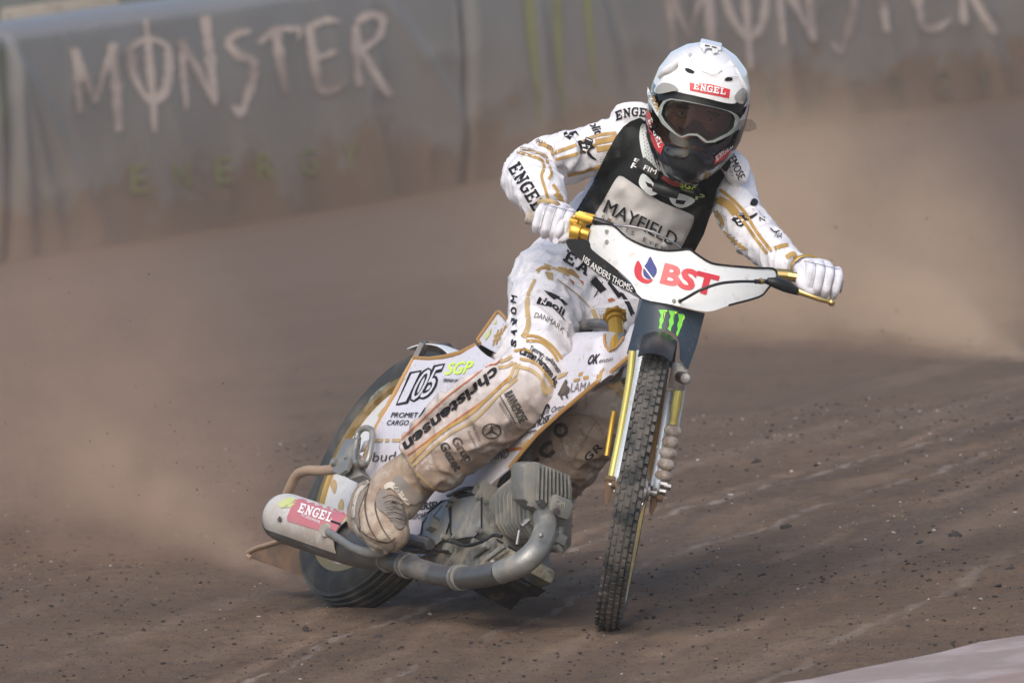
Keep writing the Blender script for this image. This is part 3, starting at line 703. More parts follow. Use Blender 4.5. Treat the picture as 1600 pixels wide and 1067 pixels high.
# rear mudguard and loop
mg = MB()
def arc(Rr, w, t0, t1, th, C0, F_, A_, U_, crown=.008, n=28):
    rings = []
    for t in np.linspace(RAD(t0), RAD(t1), n):
        d = math.cos(t)*F_+math.sin(t)*U_; cr = [(-w/2,-crown*1.6),(-w/4,-crown*.4),(0,0),(w/4,-crown*.4),(w/2,-crown*1.6)]
        rings.append(np.array([C0+d*(Rr+c)+A_*a for a, c in cr]+[C0+d*(Rr+c-th)+A_*a for a, c in cr[::-1]]))
    return rings
mg.loft(arc(.356, .11, 55, 106, .003, OR, FB, LB, UB)); mg.build('rear_mudguard', M_pwhite, BR, smooth=40)
lp = MB(); q = Bs([(650,562),(662,537),(668,535,-.03),(698,541,.0),(704,543,.01),(713,552,.03)], -.06); lp.tube(q[:2], .0085, 4, flat=(1.3,.5)); lp.tube(q[1:], .0055, 8, sub=4); lp.box(B(699,542,0), FB*.010, LB*.006, UB*.008)
lp.build('rear_loop', M_dsteel, BR)
# frame tubes
fr = MB()
hsb, hst = W(1.0,0,.30), W(.90,0,.56)
fr.tube([hsb-UB*.03, hst], .026, 16)
for s in (-1,1):
    fr.tube([W(.97,0,.36), W(.80,s*.05,.40), W(.45,s*.07,.30), W(.10,s*.075,.10), W(0,s*.08,0)], .013, 10, sub=5)
    fr.tube([W(.62,s*.05,.26), W(.56,s*.05,.02), W(.50,s*.06,-.20), W(.36,s*.07,-.20), W(.0,s*.08,0)], .014, 10, sub=5)
fr.tube([W(.45,-.07,.30), W(.40,-.07,-.2)], .011, 8); fr.tube([W(.45,.07,.30), W(.40,.07,-.2)], .011, 8)
fr.build('frame', M_steel, BR)
# fuel tank under the cover, filler
tk = MB()
def sec(x, zc, hw, hh, k=14, e=.6):
    return np.array([W(x, hw*np.sign(math.cos(t))*abs(math.cos(t))**e, zc+hh*np.sign(math.sin(t))*abs(math.sin(t))**e) for t in np.linspace(0, 2*math.pi, k, endpoint=False)])
tk.loft([q-LB*.055 for q in (sec(.55,.30,.03,.03), sec(.60,.29,.055,.06), sec(.74,.28,.06,.08), sec(.86,.29,.06,.075), sec(.95,.32,.04,.05))])
tk.build('fuel_tank', M_cover, BR, smooth=50)
fc = MB(); bot, top = B(966,556,-.05), B(961,494,-.05); ax = unit(top-bot)
fc.cyl((bot+top)/2-ax*.012, ax, .0185, np.linalg.norm(top-bot)-.02, 20); fc.cyl(top-ax*.014, ax, .022, .010, 20); fc.cyl(top, ax, .0265, .007, 24)
u_ = unit(np.cross(ax, [0,1,0])); w_ = np.cross(ax, u_)
for k in range(7): t = k*2*math.pi/7; fc.cyl(top+.0235*(math.cos(t)*u_+math.sin(t)*w_), ax, .0065, .010, 8)
fc.build('filler_cap', M_goldm, BR, smooth=40)
# the big printed side cover: rear half flat, bulging over the tank
COV = [(647,559),(670,561),(692,558),(720,551),(743,539),(750,547),(758,554),(779,565),(815,585),(850,575),(882,559),(915,538),(945,523),(945,533),(947,541),(952,549),(960,546),(967,538),(974,528),(984,508),(1004,500),(1001,540),(981,559.5),(957,579),(932,598),(906,620),(882,640),(841,677),(818,704),(797,730),(775,750),(758,765),(741,768),(715,766),(697,784),(676,812),(655,836),(632,846),(605,838),(576,806),(556,764),(560,750),(572,708),(586,672),(601,644),(616,616),(636,579)]
def cov_y(x, y):
    k = float(sstep(x, 760, 850)); t = (x-800)*.72+(y-733)             # distance from the lower right trim line, in pixels
    bulge = -.150+.055*math.exp(-max(0, -t)/26.)
    bulge += .085*float(sstep(x, 925, 1000))
    return (1-k)*(-.108-.012*math.sin((y-560)/60.))+k*bulge
def sheet(outline, yf, th, grid=9):
    pts, fs = tri2d(outline, (), grid); A_ = np.array([B(p[0], p[1], yf(*p)) for p in pts]); n = len(A_)
    V = np.concatenate([A_, A_+LB*th]); cnt = {}
    for f in fs:
        for i in range(3): e = (f[i], f[(i+1)%3]); cnt[frozenset(e)] = cnt.get(frozenset(e), [])+[e]
    return MB().add(V, list(fs)+[tuple(i+n for i in f[::-1]) for f in fs]+[(e[0][0], e[0][0]+n, e[0][1]+n, e[0][1]) for e in cnt.values() if len(e) == 1])
cmb = sheet(COV, cov_y, .004, 10); V = np.array(cmb.v); nA = len(V)//2
dz = (vnoise(V[:nA], 11, 31)-.5)*.012; V[:nA] += LB*dz[:,None]; V[nA:] += LB*dz[:,None]; cmb.v = V.tolist()
cover = cmb.build('side_cover', M_cover, BR, smooth=45)
tr = MB()
for seg in ([(743,539),(720,551),(692,558),(670,561),(647,559),(636,579),(616,616),(601,644),(586,672),(572,708),(560,750)], [(1001,540),(981,559.5),(957,579),(932,598),(906,620),(882,640),(841,677),(818,704),(797,730)], [(945,523),(945,533),(947,541),(952,549),(960,546),(967,538),(974,528)]):
    tr.tube([B(x, y, cov_y(x, y))-LB*.001 for x, y in seg], .0052, 8, flat=(1,.7))
tr.build_each('trim', M_goldtrim, BR, cover)
cb = obj_bvh(cover); pr = Print(cb, .0025)
def T(txt, p0, p1, up, m=M_ink, bold=0., **k): pr.text(txt, p0, p1, up, m, bold, **k)
# number 105: black outline with white faces
pr.one('racing_number')
for k_, (m, b, ex) in enumerate(((M_ink, .055, 0), (M_cover, -.004, .0012))):
    for ch, a_, b_ in (('1',(621,630),(634,627)),('0',(637,627),(655,623)),('5',(655,622),(671,618))):
        g = 3 if k_ == 0 else 0
        a2 = (a_[0]-g, a_[1]+g); b2 = (b_[0]+g, b_[1]+g)
        T(ch, a2, b2, (23,-(48+2*g)) if ch != '1' else (22,-(46+2*g)), m, b, extra=ex)
pr.done(); T('SGP', (694,586), (733,583), (9,-20), M_neon, .02); T('SPEEDWAY GRAND PRIX', (692,596), (728,598), (1.5,-5), M_ink, .02)
T('PROMET', (610,652), (651,652), (3,-8), M_ink, .01); T('CARGO', (603,664), (637,664), (3,-8), M_ink, .01)
for q in ([(645,664),(651,664),(669,636),(664,636)],[(657,664),(663,664),(676,645),(671,645)]): pr.poly(q, M_ink, grid=0)
for q in ([(586,674),(650,674),(645,679),(585,679)],[(585,685),(598,685),(597,690),(583,690)],[(602,685),(608,685),(607,690),(601,690)],[(613,685),(634,685),(630,690),(612,690)],[(576,728),(612,727),(611,732),(574,733)],[(570,738),(608,737),(607,741),(568,742)]): pr.poly(q, M_gold2, grid=0)
T('bud', (581,721), (616,720), (3,-15), M_inkd)
T('JESPERSEN', (634,801), (686,797), (3,-15), M_ink, .03); T('TRANSPORT', (630,812), (664,810), (2,-9), M_ink, .01)
T('OK', (916,570), (933,568), (6,-16), M_ink, .035); T('enzin', (935,567), (956,564), (3,-7), M_ink, .0)
for q in ([(905,582),(944,574),(942,580),(903,588)],[(897,592),(907,590),(904,595),(895,596)],[(911,588),(935,585),(934,591),(911,593)],[(944,574),(939,592),(934,598),(932,596),(937,580)]): pr.poly(q, M_gold, grid=0)
T('LAMA', (891,612), (923,610), (2,-14), M_grey, .0)
pr.poly([(871,616),(876,606),(880,598),(884,592),(887,596),(885,601),(890,606),(889,612),(886,616),(888,622),(885,622),(882,616),(878,618),(880,624),(877,624),(874,618)], M_inkd, grid=0)   # rider on a horse
T('Els Ortst', (848,648), (880,640), (3,-10), M_inkd, .01); pr.stroke([(846,652),(850,640),(856,632),(858,638)], 3, M_ink); T('TRUCKS & TRAILERS', (853,653), (878,646), (1,-4), M_grey)
T('RAVNEMOSE', (808,676), (856,660), (4,-13), M_ink, .03); pr.stroke([(806,680),(838,672)], 1.6, M_ink); T('MASKINSTATION', (806,686), (840,676), (1,-5), M_grey)
for q in ([(796,692),(838,682),(836,687),(794,698)],[(792,702),(820,696),(819,701),(790,707)]): pr.poly(q, M_orange, grid=0)
T('DANMIND', (742,722), (793,715), (3,-14), M_inkd, .0)
pr.poly([(700,772),(706,768),(709,771),(703,776)], M_ink, grid=0, smooth=3)
for q in ([(815,700),(830,690),(826,686),(812,694)],[(868,586),(888,580),(884,586),(872,592)]): pr.poly(q, M_gold2, grid=0)
pr.build('lettering', BR, cover)
# seat and tail hump
se = MB(); se.loft([sec(.36,.34,.06,.02), sec(.42,.345,.085,.035), sec(.60,.345,.085,.035), sec(.72,.37,.07,.03), sec(.76,.38,.05,.02)]); se.build('seat', M_blackp, BR, smooth=50)
hm = [(746,530),(776,488),(780,487),(787,494),(798,510),(800,540),(782,555),(764,546),(750,538)]
hp = MB(); hp.prism(Bs(hm, -.085), LB*.012); hp.prism(Bs(hm, .075), LB*.012)
back = [(746,530),(752,521),(760,510),(768,499),(776,488)]; hp.loft([np.array([B(*p, -.085), B(*p, .085), B(*p, .085)+FB*.012, B(*p, -.085)+FB*.012]) for p in back])
hump = hp.build('seat_hump', M_cover, BR, smooth=40, bevel=.003)
hi_ = MB(); hi_.prism(Bs([(782,494),(790,506),(800,515),(800,545),(785,550),(770,530)], -.055), LB*.11); hi_.build('hump_pad', M_blackp, BR, hump)
tr = MB(); tr.tube(Bs([(750,537),(746,530),(761,509),(776,488),(780,487),(787,494),(798,510)], -.088), .0042, 8); tr.build_each('trim', M_goldtrim, BR, hump)
pr = Print(obj_bvh(hump), .002); T('#5', (768,541), (789,532), (6,-26), M_gold, .03, grid=0)
for q in ([(757,524),(768,512),(766,522),(758,532)],[(770,506),(776,499),(775,506)]): pr.poly(q, M_neond, grid=0)
pr.build('lettering', BR, hump)
st = MB(); st.box(B(756,546,-.06), FB*.012, LB*.02, UB*.02); st.build('seat_bracket', M_dsteel, BR)
# engine: crankcase, cylinder with its fins, head
eng = part('engine')
def solid(name, px, y, depth, m=M_mud, bevel=.004, parent=eng): return MB().prism(Bs(px, y), LB*depth).build(name, m, BR, parent, smooth=30, bevel=bevel)
M_case = mat('crankcase_metal', (.17,.17,.16), .5, .5, dirt=.6, dscale=22, dcol=(.26,.235,.19), bump=.3, bscale=60, speck=.5)
solid('crankcase', [(657,842),(663,806),(690,784),(705,776),(752,769),(768,772),(772,852),(752,884),(718,894),(684,890),(664,868)], -.095, .17, m=M_case, bevel=.008)
solid('ignition_cover', [(655,856),(662,806),(690,783),(700,782),(703,814),(694,842),(668,862)], -.118, .03, bevel=.005)
solid('primary_cover', [(704,786),(714,777),(746,771),(752,773),(752,828),(742,838),(712,842),(704,832)], -.120, .03, bevel=.006)
solid('belly_casting', [(676,858),(700,842),(745,838),(775,842),(806,860),(800,880),(768,893),(720,900),(690,892)], -.085, .12, m=mat('belly_metal', (.30,.285,.215), .6, .2, dirt=.75, dscale=26, dcol=(.16,.125,.095), bump=.5, bscale=70), bevel=.01)
eb = MB()
for px in ((665,812),(700,788),(694,838),(709,780),(748,776),(748,828),(712,838),(742,846),(760,852)): eb.cyl(B(*px, -.125), LB, .0075, .014, 8)
eb.cyl(B(675,818,-.128), LB, .020, .02, 6); eb.tube(Bs([(740,866),(762,850)], -.105), .009, 8); eb.tube(Bs([(762,872),(790,852)], -.105), .008, 6); eb.box(B(700,856,-.105), FB*.014, LB*.008, UB*.010)
eb.tube(Bs([(664,800),(673,816)],-.128), .002, 6); eb.tube(Bs([(668,818),(690,790)],-.128), .002, 6); eb.build_each('bolt', M_mud, BR, eng, smooth=40)
er = MB()
for k, px in enumerate(((757,770),(763,776),(766,766))): er.box(B(*px, -.10), FB*.004, LB*.03, UB*.014)
er.build('gasket_lugs', M_mud, BR, eng)
# cylinder: rounded plates across the bike
x0 = float((B(776,800,-.105)-OR) @ FB)
C_OUT = [(773,775),(777,764),(791,752),(813,735),(836,738),(848,750),(850,800),(848,850),(836,862),(818,856),(800,846),(784,834),(774,818)]
fin0 = np.array([BX(px, py, x0) for px, py in C_OUT]); cen = fin0.mean(0)
core = MB(); core.prism(cen+(fin0-cen)*.74-FB*.05, FB*.20); core.build('barrel', M_mud, BR, eng, smooth=30)
fm = None
NF = 8
for k in range(NF):
    if fm is None:
        mbf = MB(); mbf.prism(fin0, FB*.0055); fm = mbf.build('fin', M_mud, BR, eng, smooth=30, bevel=.0012); o = fm
    else:
        o = fm.copy(); COL.objects.link(o); o.parent = eng
    o.location = Vector(FB*(k*.0195)); 
    if k < 2: o.scale = (1,1,1)
# head block: box in front of the cylinder with vertical fins on its faces
x1 = x0+.150; H_OUT = [(818,728),(824,723),(838,721),(872,734),(890,744),(893,778),(888,806),(866,808),(836,794),(820,780)]
hd0 = np.array([BX(px, py, x1+.062) for px, py in H_OUT]); hc = hd0.mean(0)
hd = MB(); hd.prism([BX(px, py, x1-.003) for px, py in ((818,735),(872,740),(890,760),(891,800),(888,840),(870,850),(840,835),(822,815))], FB*.014); hd.prism(hd0, -FB*.066); head = hd.build('cylinder_head', M_mud, BR, eng, smooth=30, bevel=.004)
x2 = x1+.062
for k in range(9):
    t = k/8; top_ = BX(838+t*46, 724+t*18, x2); bot_ = BX(836+t*50, 782+t*16, x2)
    if k >= 4: bot_ = bot_*.66+top_*.34
    s_ = unit(np.cross(FB, top_-bot_)); mb = MB(); mb.prism([bot_-s_*.0022, bot_+s_*.0022, top_+s_*.0022, top_-s_*.0022], FB*.016); mb.build('fin', M_mud, BR, eng, smooth=30, bevel=.001)
rc = MB(); q = [BX(px, py, x2+.001) for px, py in [(856,776),(862,771),(886,781),(889,788),(887,802),(880,812),(862,806),(852,796)]]; rc.prism(q, FB*.022); rocker = rc.build('rocker_cover', M_mud, BR, eng, bevel=.004)
rb = MB()
for px in ((846,786),(868,798)): c_ = BX(*px, x2+.022); rb.cyl(c_, FB, .0085, .012, 10)
rb.build_each('cover_plug', M_dsteel, BR, eng)
pr = Print(obj_bvh(rocker), .0015); T('GM', (867,788), (882,793), (1,-9), mat('cast_lettering', (.36,.34,.29), .6), .02); pr.build('lettering', BR, eng)
sp_ = MB(); sp_.tube([BX(876,822,x2-.03), BX(872,856,x2-.03)], .013, 12); sp_.tube([BX(870,850,x2), BX(876,862,x2)], .008, 8); sp_.box(BX(872,842,x2-.01), FB*.02, LB*.012, UB*.012); sp_.build('carburettor', M_mud, BR, eng, bevel=.002)
sp_ = MB(); sp_.tube([BX(812,828,x1+.02), BX(808,850,x1+.02)], .0045, 8); sp_.tube([BX(814,822,x1+.03), BX(826,812,x1+.03)], .007, 8); sp_.build('exhaust_spring', M_steel, BR, eng)
gk = MB()
for out, y in (([(655,856),(662,806),(690,783),(700,782),(703,814),(694,842),(668,862)],-.1185), ([(704,786),(714,777),(746,771),(752,773),(752,828),(742,838),(712,842),(704,832)],-.1205), ([(657,842),(663,806),(690,784),(705,776),(752,769),(768,772)],-.0955), ([(676,858),(700,842),(745,838),(775,842),(806,860)],-.0855)):
    q = Bs(out, y); c_ = q.mean(0); q = c_+(q-c_)*1.012; gk.tube(np.concatenate([q, q[:1]]) if len(out) > 6 else q, .0022, 6)
gk.build_each('gasket', M_blackp, BR, eng)
hs_ = MB(); hs_.tube(Bs([(700,774,-.10),(722,764,-.13),(748,762,-.12),(766,758,-.10)],0), .0055, 8, sub=4); hs_.tube(Bs([(706,846,-.12),(728,852,-.13),(752,846,-.13),(770,836,-.12),(784,838,-.11)],0), .0042, 8, sub=4); hs_.tube(Bs([(662,846,-.13),(676,858,-.14),(700,862,-.13)],0), .0045, 8, sub=4)
hs_.build_each('hose', M_cable, BR, eng, smooth=60)
for px, x_ in (((826,730),x1+.02),((886,746),x1+.055),((828,788),x1+.05),((884,800),x1+.055),((842,728),x1+.055),((760,786),x0-.02),((764,846),x0-.02)):
    q = MB(); q.cyl(BX(*px, x_+.012), FB, .0055, .012, 6); q.build('bolt', M_steel, BR, eng)
# exhaust
exh = part('exhaust')
EX = [((850,806),-.085,.0265),((852,822),-.105,.0265),((846,845),-.125,.028),((832,866),-.145,.029),((810,883),-.16,.029),((782,894),-.17,.028),((745,901),-.175,.027),((702,901),-.18,.0265),((664,892),-.185,.0265),((630,880),-.19,.0265),((600,869),-.20,.031),((572,859),-.205,.046),((540,848),-.21,.051),((490,830),-.21,.053),((452,817),-.21,.053),((438,812),-.21,.049)]
pts = np.array([B(*q[0], q[1]) for q in EX]); rr = [q[2] for q in EX]
ex = MB(); ex.tube(pts[:6], rr[:6], 22, sub=6); ex.build('header_pipe', M_mud, BR, exh, smooth=60)
ex = MB(); ex.tube(pts[5:], [q*.985 for q in rr[5:]], 22, sub=5); ex.build('tail_pipe', M_pipe, BR, exh, smooth=60)
cl = MB()
for px, y, r in (((722,902),-.178,.0285),((716,902),-.178,.0285),((640,884),-.187,.0285),((634,882),-.188,.0285),((607,872),-.197,.031)):
    i = np.argmin(np.linalg.norm(pts-B(*px, y), axis=1)); d_ = unit(pts[min(i+1,len(pts)-1)]-pts[max(i-1,0)]); cl.ring(B(*px, y), d_, r-.003, r+.0025, .006, 28)
cl.build_each('clamp', M_mud, BR, exh)
bo = MB()
for px in ((845,836),(764,884),(770,878)): bo.ball(B(*px,-.16), .007, 6)
bo.build_each('bolt', M_mud, BR, exh)
# muffler sleeve: three quarters of a tube around the silencer
axm = unit(B(452,817,-.21)-B(560,855,-.21)); c0 = B(556,846,-.212); c1 = B(440,806,-.212)
v_ = R[:,1]-axm*(R[:,1] @ axm); v_ = unit(v_); u_ = unit(np.cross(axm, v_)); u_ = u_ if u_ @ (CAM-c0) > 0 else -u_
rings = []
for t in np.concatenate([[0,.03], np.linspace(.08,1,14)]):
    c_ = c1+(c0-c1)*t; r_ = .060*(math.sin(min(1, .52+t*9)*math.pi/2)); ang = np.linspace(RAD(-28), RAD(215), 26)
    o_ = [c_+r_*(math.cos(a)*u_+math.sin(a)*v_) for a in ang]; i_ = [c_+(r_-.003)*(math.cos(a)*u_+math.sin(a)*v_) for a in ang[::-1]]; rings.append(np.array(o_+i_))
ms = MB(); ms.loft(rings); sleeve = ms.build('muffler_sleeve', M_shieldp, BR, exh, smooth=50)
pr = Print(obj_bvh(sleeve), .002)
pr.poly([(448,808),(460,780),(478,778),(545,800),(545,838),(524,836),(470,820),(449,814)], M_pink, grid=5)
pr.poly([(478,779),(488,779),(548,797),(548,806)], M_red, grid=5, extra=.0008)
pr.poly([(434,786),(450,776),(466,780),(456,792),(438,793)], M_neond, grid=5); pr.poly([(531,818),(548,800),(552,812),(546,834),(530,826)], M_neond, grid=5, extra=.0008)
pr.slab('ENGEL', (464,799), (518,816), (6,-14), M_ltext, extra=.0014); T('WORKWEAR', (470,806), (500,818), (1,-5), M_ltext, extra=.0014)
pr.poly([(515,814),(517,812),(533,817),(531,820)], M_ink, grid=0, extra=.002); pr.poly([(466,773),(470,771),(474,773),(471,775)], M_ink, grid=0, extra=.002); pr.poly([(433,812),(437,806),(440,811),(437,815)], M_inkd, (), grid=0, extra=.002, smooth=3)
pr.build('lettering', BR, exh)
en = MB(); en.cyl(B(510,828,-.275), LB*.6+axm*.8, .017, .012, 20); en.build('sleeve_clamp', M_mud, BR, exh, bevel=.002)
# footrest strap, peg
fp = MB(); fp.tube(Bs([(511,830,-.275),(530,842,-.27),(552,856,-.265),(578,863,-.26),(598,862,-.255),(608,852,-.25),(614,838,-.24)], 0), .0095, 10, sub=4, flat=(1.2,.7)); fp.cyl(B(613,838,-.245), LB, .011, .03, 12)
fp.build('footrest', M_mud, BR, smooth=50)
fb = MB(); fb.tube(Bs([(612,840),(640,842),(672,850)], -.16), .014, 10, sub=3); fb.box(B(650,850,-.14), FB*.05, LB*.01, UB*.02); fb.build('footrest_bracket', M_dsteel, BR)
lw = MB(); lw.prism(Bs([(712,896),(770,888),(800,895),(786,905),(764,904),(745,926)], -.13), LB*.1); lw.prism(Bs([(782,902),(806,888),(802,904),(790,915)], -.12), LB*.05); lw.build('skid_plate', M_blackp, BR)
lf = MB(); a_, b_ = B(822,876,.02), B(858,898,.02); d_ = unit(b_-a_); lf.cyl((a_+b_)/2, d_, .0105, np.linalg.norm(b_-a_), 14)
for k in range(7): lf.cyl(a_+d_*(.012+k*.0075)+d_*.014, d_, .014, .0036, 14)
lf.build('left_peg', M_steel, BR)
# rear chain tensioner, stay and dirt deflector
sy = MB(); sy.tube(Bs([(432,838,-.10),(436,812,-.11),(444,784,-.13),(455,758,-.15),(464,742,-.16),(480,735,-.165),(505,735,-.16),(532,731,-.15),(560,724,-.135),(572,720,-.12)], 0), .0125, 12, sub=4); sy.build('rear_stay', M_tan, BR, smooth=60)
bk = MB(); bk.prism(Bs([(518,736),(524,716),(538,688),(544,684),(556,688),(552,706),(540,734),(530,741)], -.165), LB*.012); bk.prism(Bs([(540,690),(560,680),(556,716),(544,728)], -.155), LB*.01)
bk.tube(Bs([(557,686),(560,676),(568,669),(578,670),(582,680),(576,715),(568,724),(560,722)], -.15), .008, 8, sub=3); bk.tube(Bs([(556,724),(553,712),(557,690),(562,682)], -.165), .006, 8, sub=3); bk.cyl(B(521,722,-.17), LB, .009, .012, 10); bk.cyl(B(541,714,-.165), LB, .006, .01, 8); bk.prism(Bs([(532,735),(556,728),(566,742),(548,748),(538,744)], -.14), LB*.03)
bk.build('wheel_bracket', M_mud, BR, smooth=40, bevel=.0015)
tg = MB(); tg.prism(Bs([(562,706),(568,690),(578,686),(573,702)], -.12), LB*.003); tg.build('bracket_plate', M_disc, BR)
def flap_y(x): return np.interp(x, [385,480], [1.47,1.22])
fl = MB(); F_O = [(385,866),(388,861),(398,857),(420,851),(440,845),(462,842),(474,850),(478,874),(484,902),(470,900),(440,889),(410,879),(392,872)]
fl.prism([P(x, y, flap_y(x)) for x, y in F_O], np.array([.012,.03,.006])); flap = fl.build('dirt_deflector', M_flap, BR, bevel=.003)
ft = MB(); ft.tube([P(x, y, flap_y(x)-.004) for x, y in [(392,871),(386,865),(398,857),(420,850),(440,844),(460,841)]], .0062, 8, sub=3, flat=(1,.8)); ft.build('deflector_rim', M_tan, BR, flap)

# front wheel
fw = part('front_wheel'); A = LF
ty = MB(); ty.ring(OF, A, 0,0,0, 96, prof=tyre_profile(.333, .063, .055, .62)); ft_ = ty
for row, (a0, hw, n_, sh) in enumerate(((-.0255,.0046,78,.5),(-.0142,.0050,78,0),(0,.0054,78,.5),(.0142,.0050,78,0),(.0255,.0046,78,.5))):
    for k in range(n_):                                            # tread blocks
        t = (k+sh)*2*math.pi/n_; dt = .37*2*math.pi/n_; q = .333-abs(a0)**2*14
        tilt = a0*9; V = []
        for rr_, g in ((q-.012,1.0),(q+.0048,.88)):
            for s1 in (-1,1):
                for s2 in (-1,1):
                    an = t+s1*dt*g; d_ = math.cos(an)*FF+math.sin(an)*UF; V.append(OF+d_*(rr_-abs(a0)*.0)+A*(a0+s2*hw*g+tilt*(rr_-q)))
        ft_.add(V, [(0,1,3,2),(4,6,7,5),(0,4,5,1),(2,3,7,6),(0,2,6,4),(1,5,7,3)])
ft_.build('tyre', M_rubber, BR, fw, smooth=35)
rm = MB(); rm.ring(OF, A, 0,0,0, 64, prof=[(.262,-.030),(.277,-.030),(.280,-.025),(.262,-.012),(.262,.012),(.280,.025),(.277,.030),(.262,.030),(.254,.012),(.254,-.012)]); rm.build('rim', M_rim, BR, fw, smooth=40)
sk = MB()
for k in range(36):
    t = k*2*math.pi/36; d_ = math.cos(t)*FF+math.sin(t)*UF; d2 = math.cos(t+.28*(1 if k%4 < 2 else -1))*FF+math.sin(t+.28*(1 if k%4 < 2 else -1))*UF; sk.tube([OF+d2*.024+A*(.03 if k%2 else -.03), OF+d_*.26], .0016, 5)
sk.build('spokes', M_steel, BR, fw)
hb = MB(); hb.cyl(OF, A, .022, .08, 20); hb.cyl(OF+A*.03, A, .032, .006, 24); hb.cyl(OF-A*.03, A, .032, .006, 24); hb.cyl(OF, A, .009, .115, 10); hb.build('hub', M_steel, BR, fw, smooth=40)
# front mudguard: short black hood over the tyre
gd = MB(); gd.loft(arc(.374, .080, 62, 128, .003, OF, FF, LF, UF, crown=.010)); gd.build('front_mudguard', M_chin, BR, smooth=50)
# fork: leading link, two legs
fk = part('front_fork')
def tubeY(name, pts, r, m, flat=None, n=12, sub=4, parent=fk, smooth=60):
    mb = MB(); mb.tube([P(*p) for p in pts], r, n, sub=sub if len(pts) > 2 else 0, flat=flat); return mb.build(name, m, BR, parent, smooth=smooth)
tubeY('fork_leg', [(1004,548,.03),(999,590,.025),(980,690,.02),(960,768,.015)], .0145, M_fork)
tubeY('fork_brace', [(989,548,.045),(984,595,.04),(969,680,.03),(951,768,.01)], .0100, M_forky)
tubeY('fork_stay', [(960,642,.10),(955,668,.10),(948,712,.09)], .006, M_goldm)
tubeY('fork_leg', [(1066,572,.09),(1064,600,.08),(1050,680,.06),(1026,766,.04)], .0130, M_fork)
tubeY('fork_stay', [(1047,610,.10),(1040,660,.09),(1026,740,.06),(1018,765,.05)], .0085, M_fork)
mb = MB(); mb.tube([P(1060,610,.055), P(1056,635,.053), P(1052,662,.05)], [.012,.0125,.0085], 12); mb.ring(P(1052,661,.05), P(1056,620,.05)-P(1052,661,.05), .003, .0115, .006, 16); mb.build('damper', M_forky, BR, fk, smooth=50)
spb = [P(1053-18*t, 664+88*t, .045) for t in np.linspace(0,1,41)]; rs = [.0125+.0085*abs(math.sin(t*math.pi*5))**.8 for t in np.linspace(0,1,41)]
mb = MB(); mb.tube(spb, rs, 18); mb.build('spring_boot', mat('boot_rubber', (.50,.44,.38), .75, dirt=.6, dscale=45, dcol=(.25,.17,.12), speck=.6), BR, fk, smooth=60)
mb = MB(); mb.cyl(P(1067,590,.05), P(1080,594,.0)-P(1060,588,.05), .014, .03, 16); mb.cyl(P(1071,591,.03), ray(1071,591), .012, .012, 14); mb.box(P(1060,588,.07), LF*.02, FF*.012, UF*.03); mb.build('fork_clamp', M_steel, BR, fk, bevel=.002)
mb = MB()
for px in ((1037,757),(1043,760),(1035,768)): mb.cyl(P(*px,.02), LF, .0085, .016, 8)
mb.build_each('fork_bolt', M_steel, BR, fk)
def plate(name, px, Y, th, m): return MB().prism([P(x, y, Y) for x, y in px], np.array([0,th,0])).build(name, m, BR, fk, bevel=.002)
plate('link_plate', [(946,752),(952,748),(958,752),(956,770),(951,786),(946,790),(944,776)], -.005, .018, M_rust)
plate('link_plate', [(1018,766),(1026,762),(1030,770),(1026,790),(1018,806),(1014,800),(1016,784)], .0, .018, M_rust)
mb = MB(); mb.cyl(P(953,748,.0), LF, .008, .022, 8); mb.cyl(P(962,757,-.01), LF, .008, .02, 8); mb.cyl(P(1013,764,.0), LF, .010, .022, 8); mb.cyl(P(1031,778,.0), LF, .009, .014, 8); mb.tube([P(966,748,-.02), P(960,800,-.03)], .0035, 6); mb.build_each('axle_nut', M_rust, BR, fk)
# navy shield with its wheel arch
SHY = lambda x, y: .055+.10*((x-1042)/60.)**2*.45-(y-470)*.00028
SH_O = [(1004,467),(1052,478),(1101.5,489.5),(1089,538),(1075,578),(1062,562),(1062,548),(1061,536),(1057,525),(1050,519),(1042,516.5),(1033,517),(1024,520),(1016,526),(1012,533),(1010,553),(979,553),(990,512)]
def sheetY(outline, yf, th, grid=9):
    pts, fs = tri2d(outline, (), grid); A_ = np.array([P(p[0], p[1], yf(*p)) for p in pts]); n = len(A_); V = np.concatenate([A_, A_+np.array([0,th,0])]); cnt = {}
    for f in fs:
        for i in range(3): e = (f[i], f[(i+1)%3]); cnt[frozenset(e)] = cnt.get(frozenset(e), [])+[e]
    return MB().add(V, list(fs)+[tuple(i+n for i in f[::-1]) for f in fs]+[(e[0][0], e[0][0]+n, e[0][1]+n, e[0][1]) for e in cnt.values() if len(e) == 1])
shield = sheetY(SH_O, SHY, .004).build('front_shield', M_shield, BR, smooth=40)
pr = Print(obj_bvh(shield), .0018)
CLAW = [[(1029,484),(1040,484),(1042,486),(1037,489),(1036,496),(1037,502),(1034,508),(1034,514),(1031,519),(1029,513),(1031,506),(1030,500),(1033,493),(1031,488)],
        [(1045,485),(1054,486),(1058,488),(1053,491),(1052,498),(1053,505),(1049,511),(1048,518),(1044,519),(1043,514),(1046,508),(1045,501),(1048,494),(1046,489)],
        [(1059,490),(1068,491),(1069,497),(1066,501),(1066,508),(1063,514),(1061,520),(1058,526),(1056,521),(1059,514),(1058,507),(1061,500),(1060,494)]]
pr.one('claw_emblem')
for q in CLAW: pr.poly(q, M_green, grid=0)
for q in CLAW: pr.poly([(x*.96+np.mean([p[0] for p in q])*.04+1.2, y) for x, y in q[1:4]]+[(q[5][0]-.5, q[5][1])], M_neon, grid=0, extra=.0006)
pr.build('claw_emblem', BR, shield)
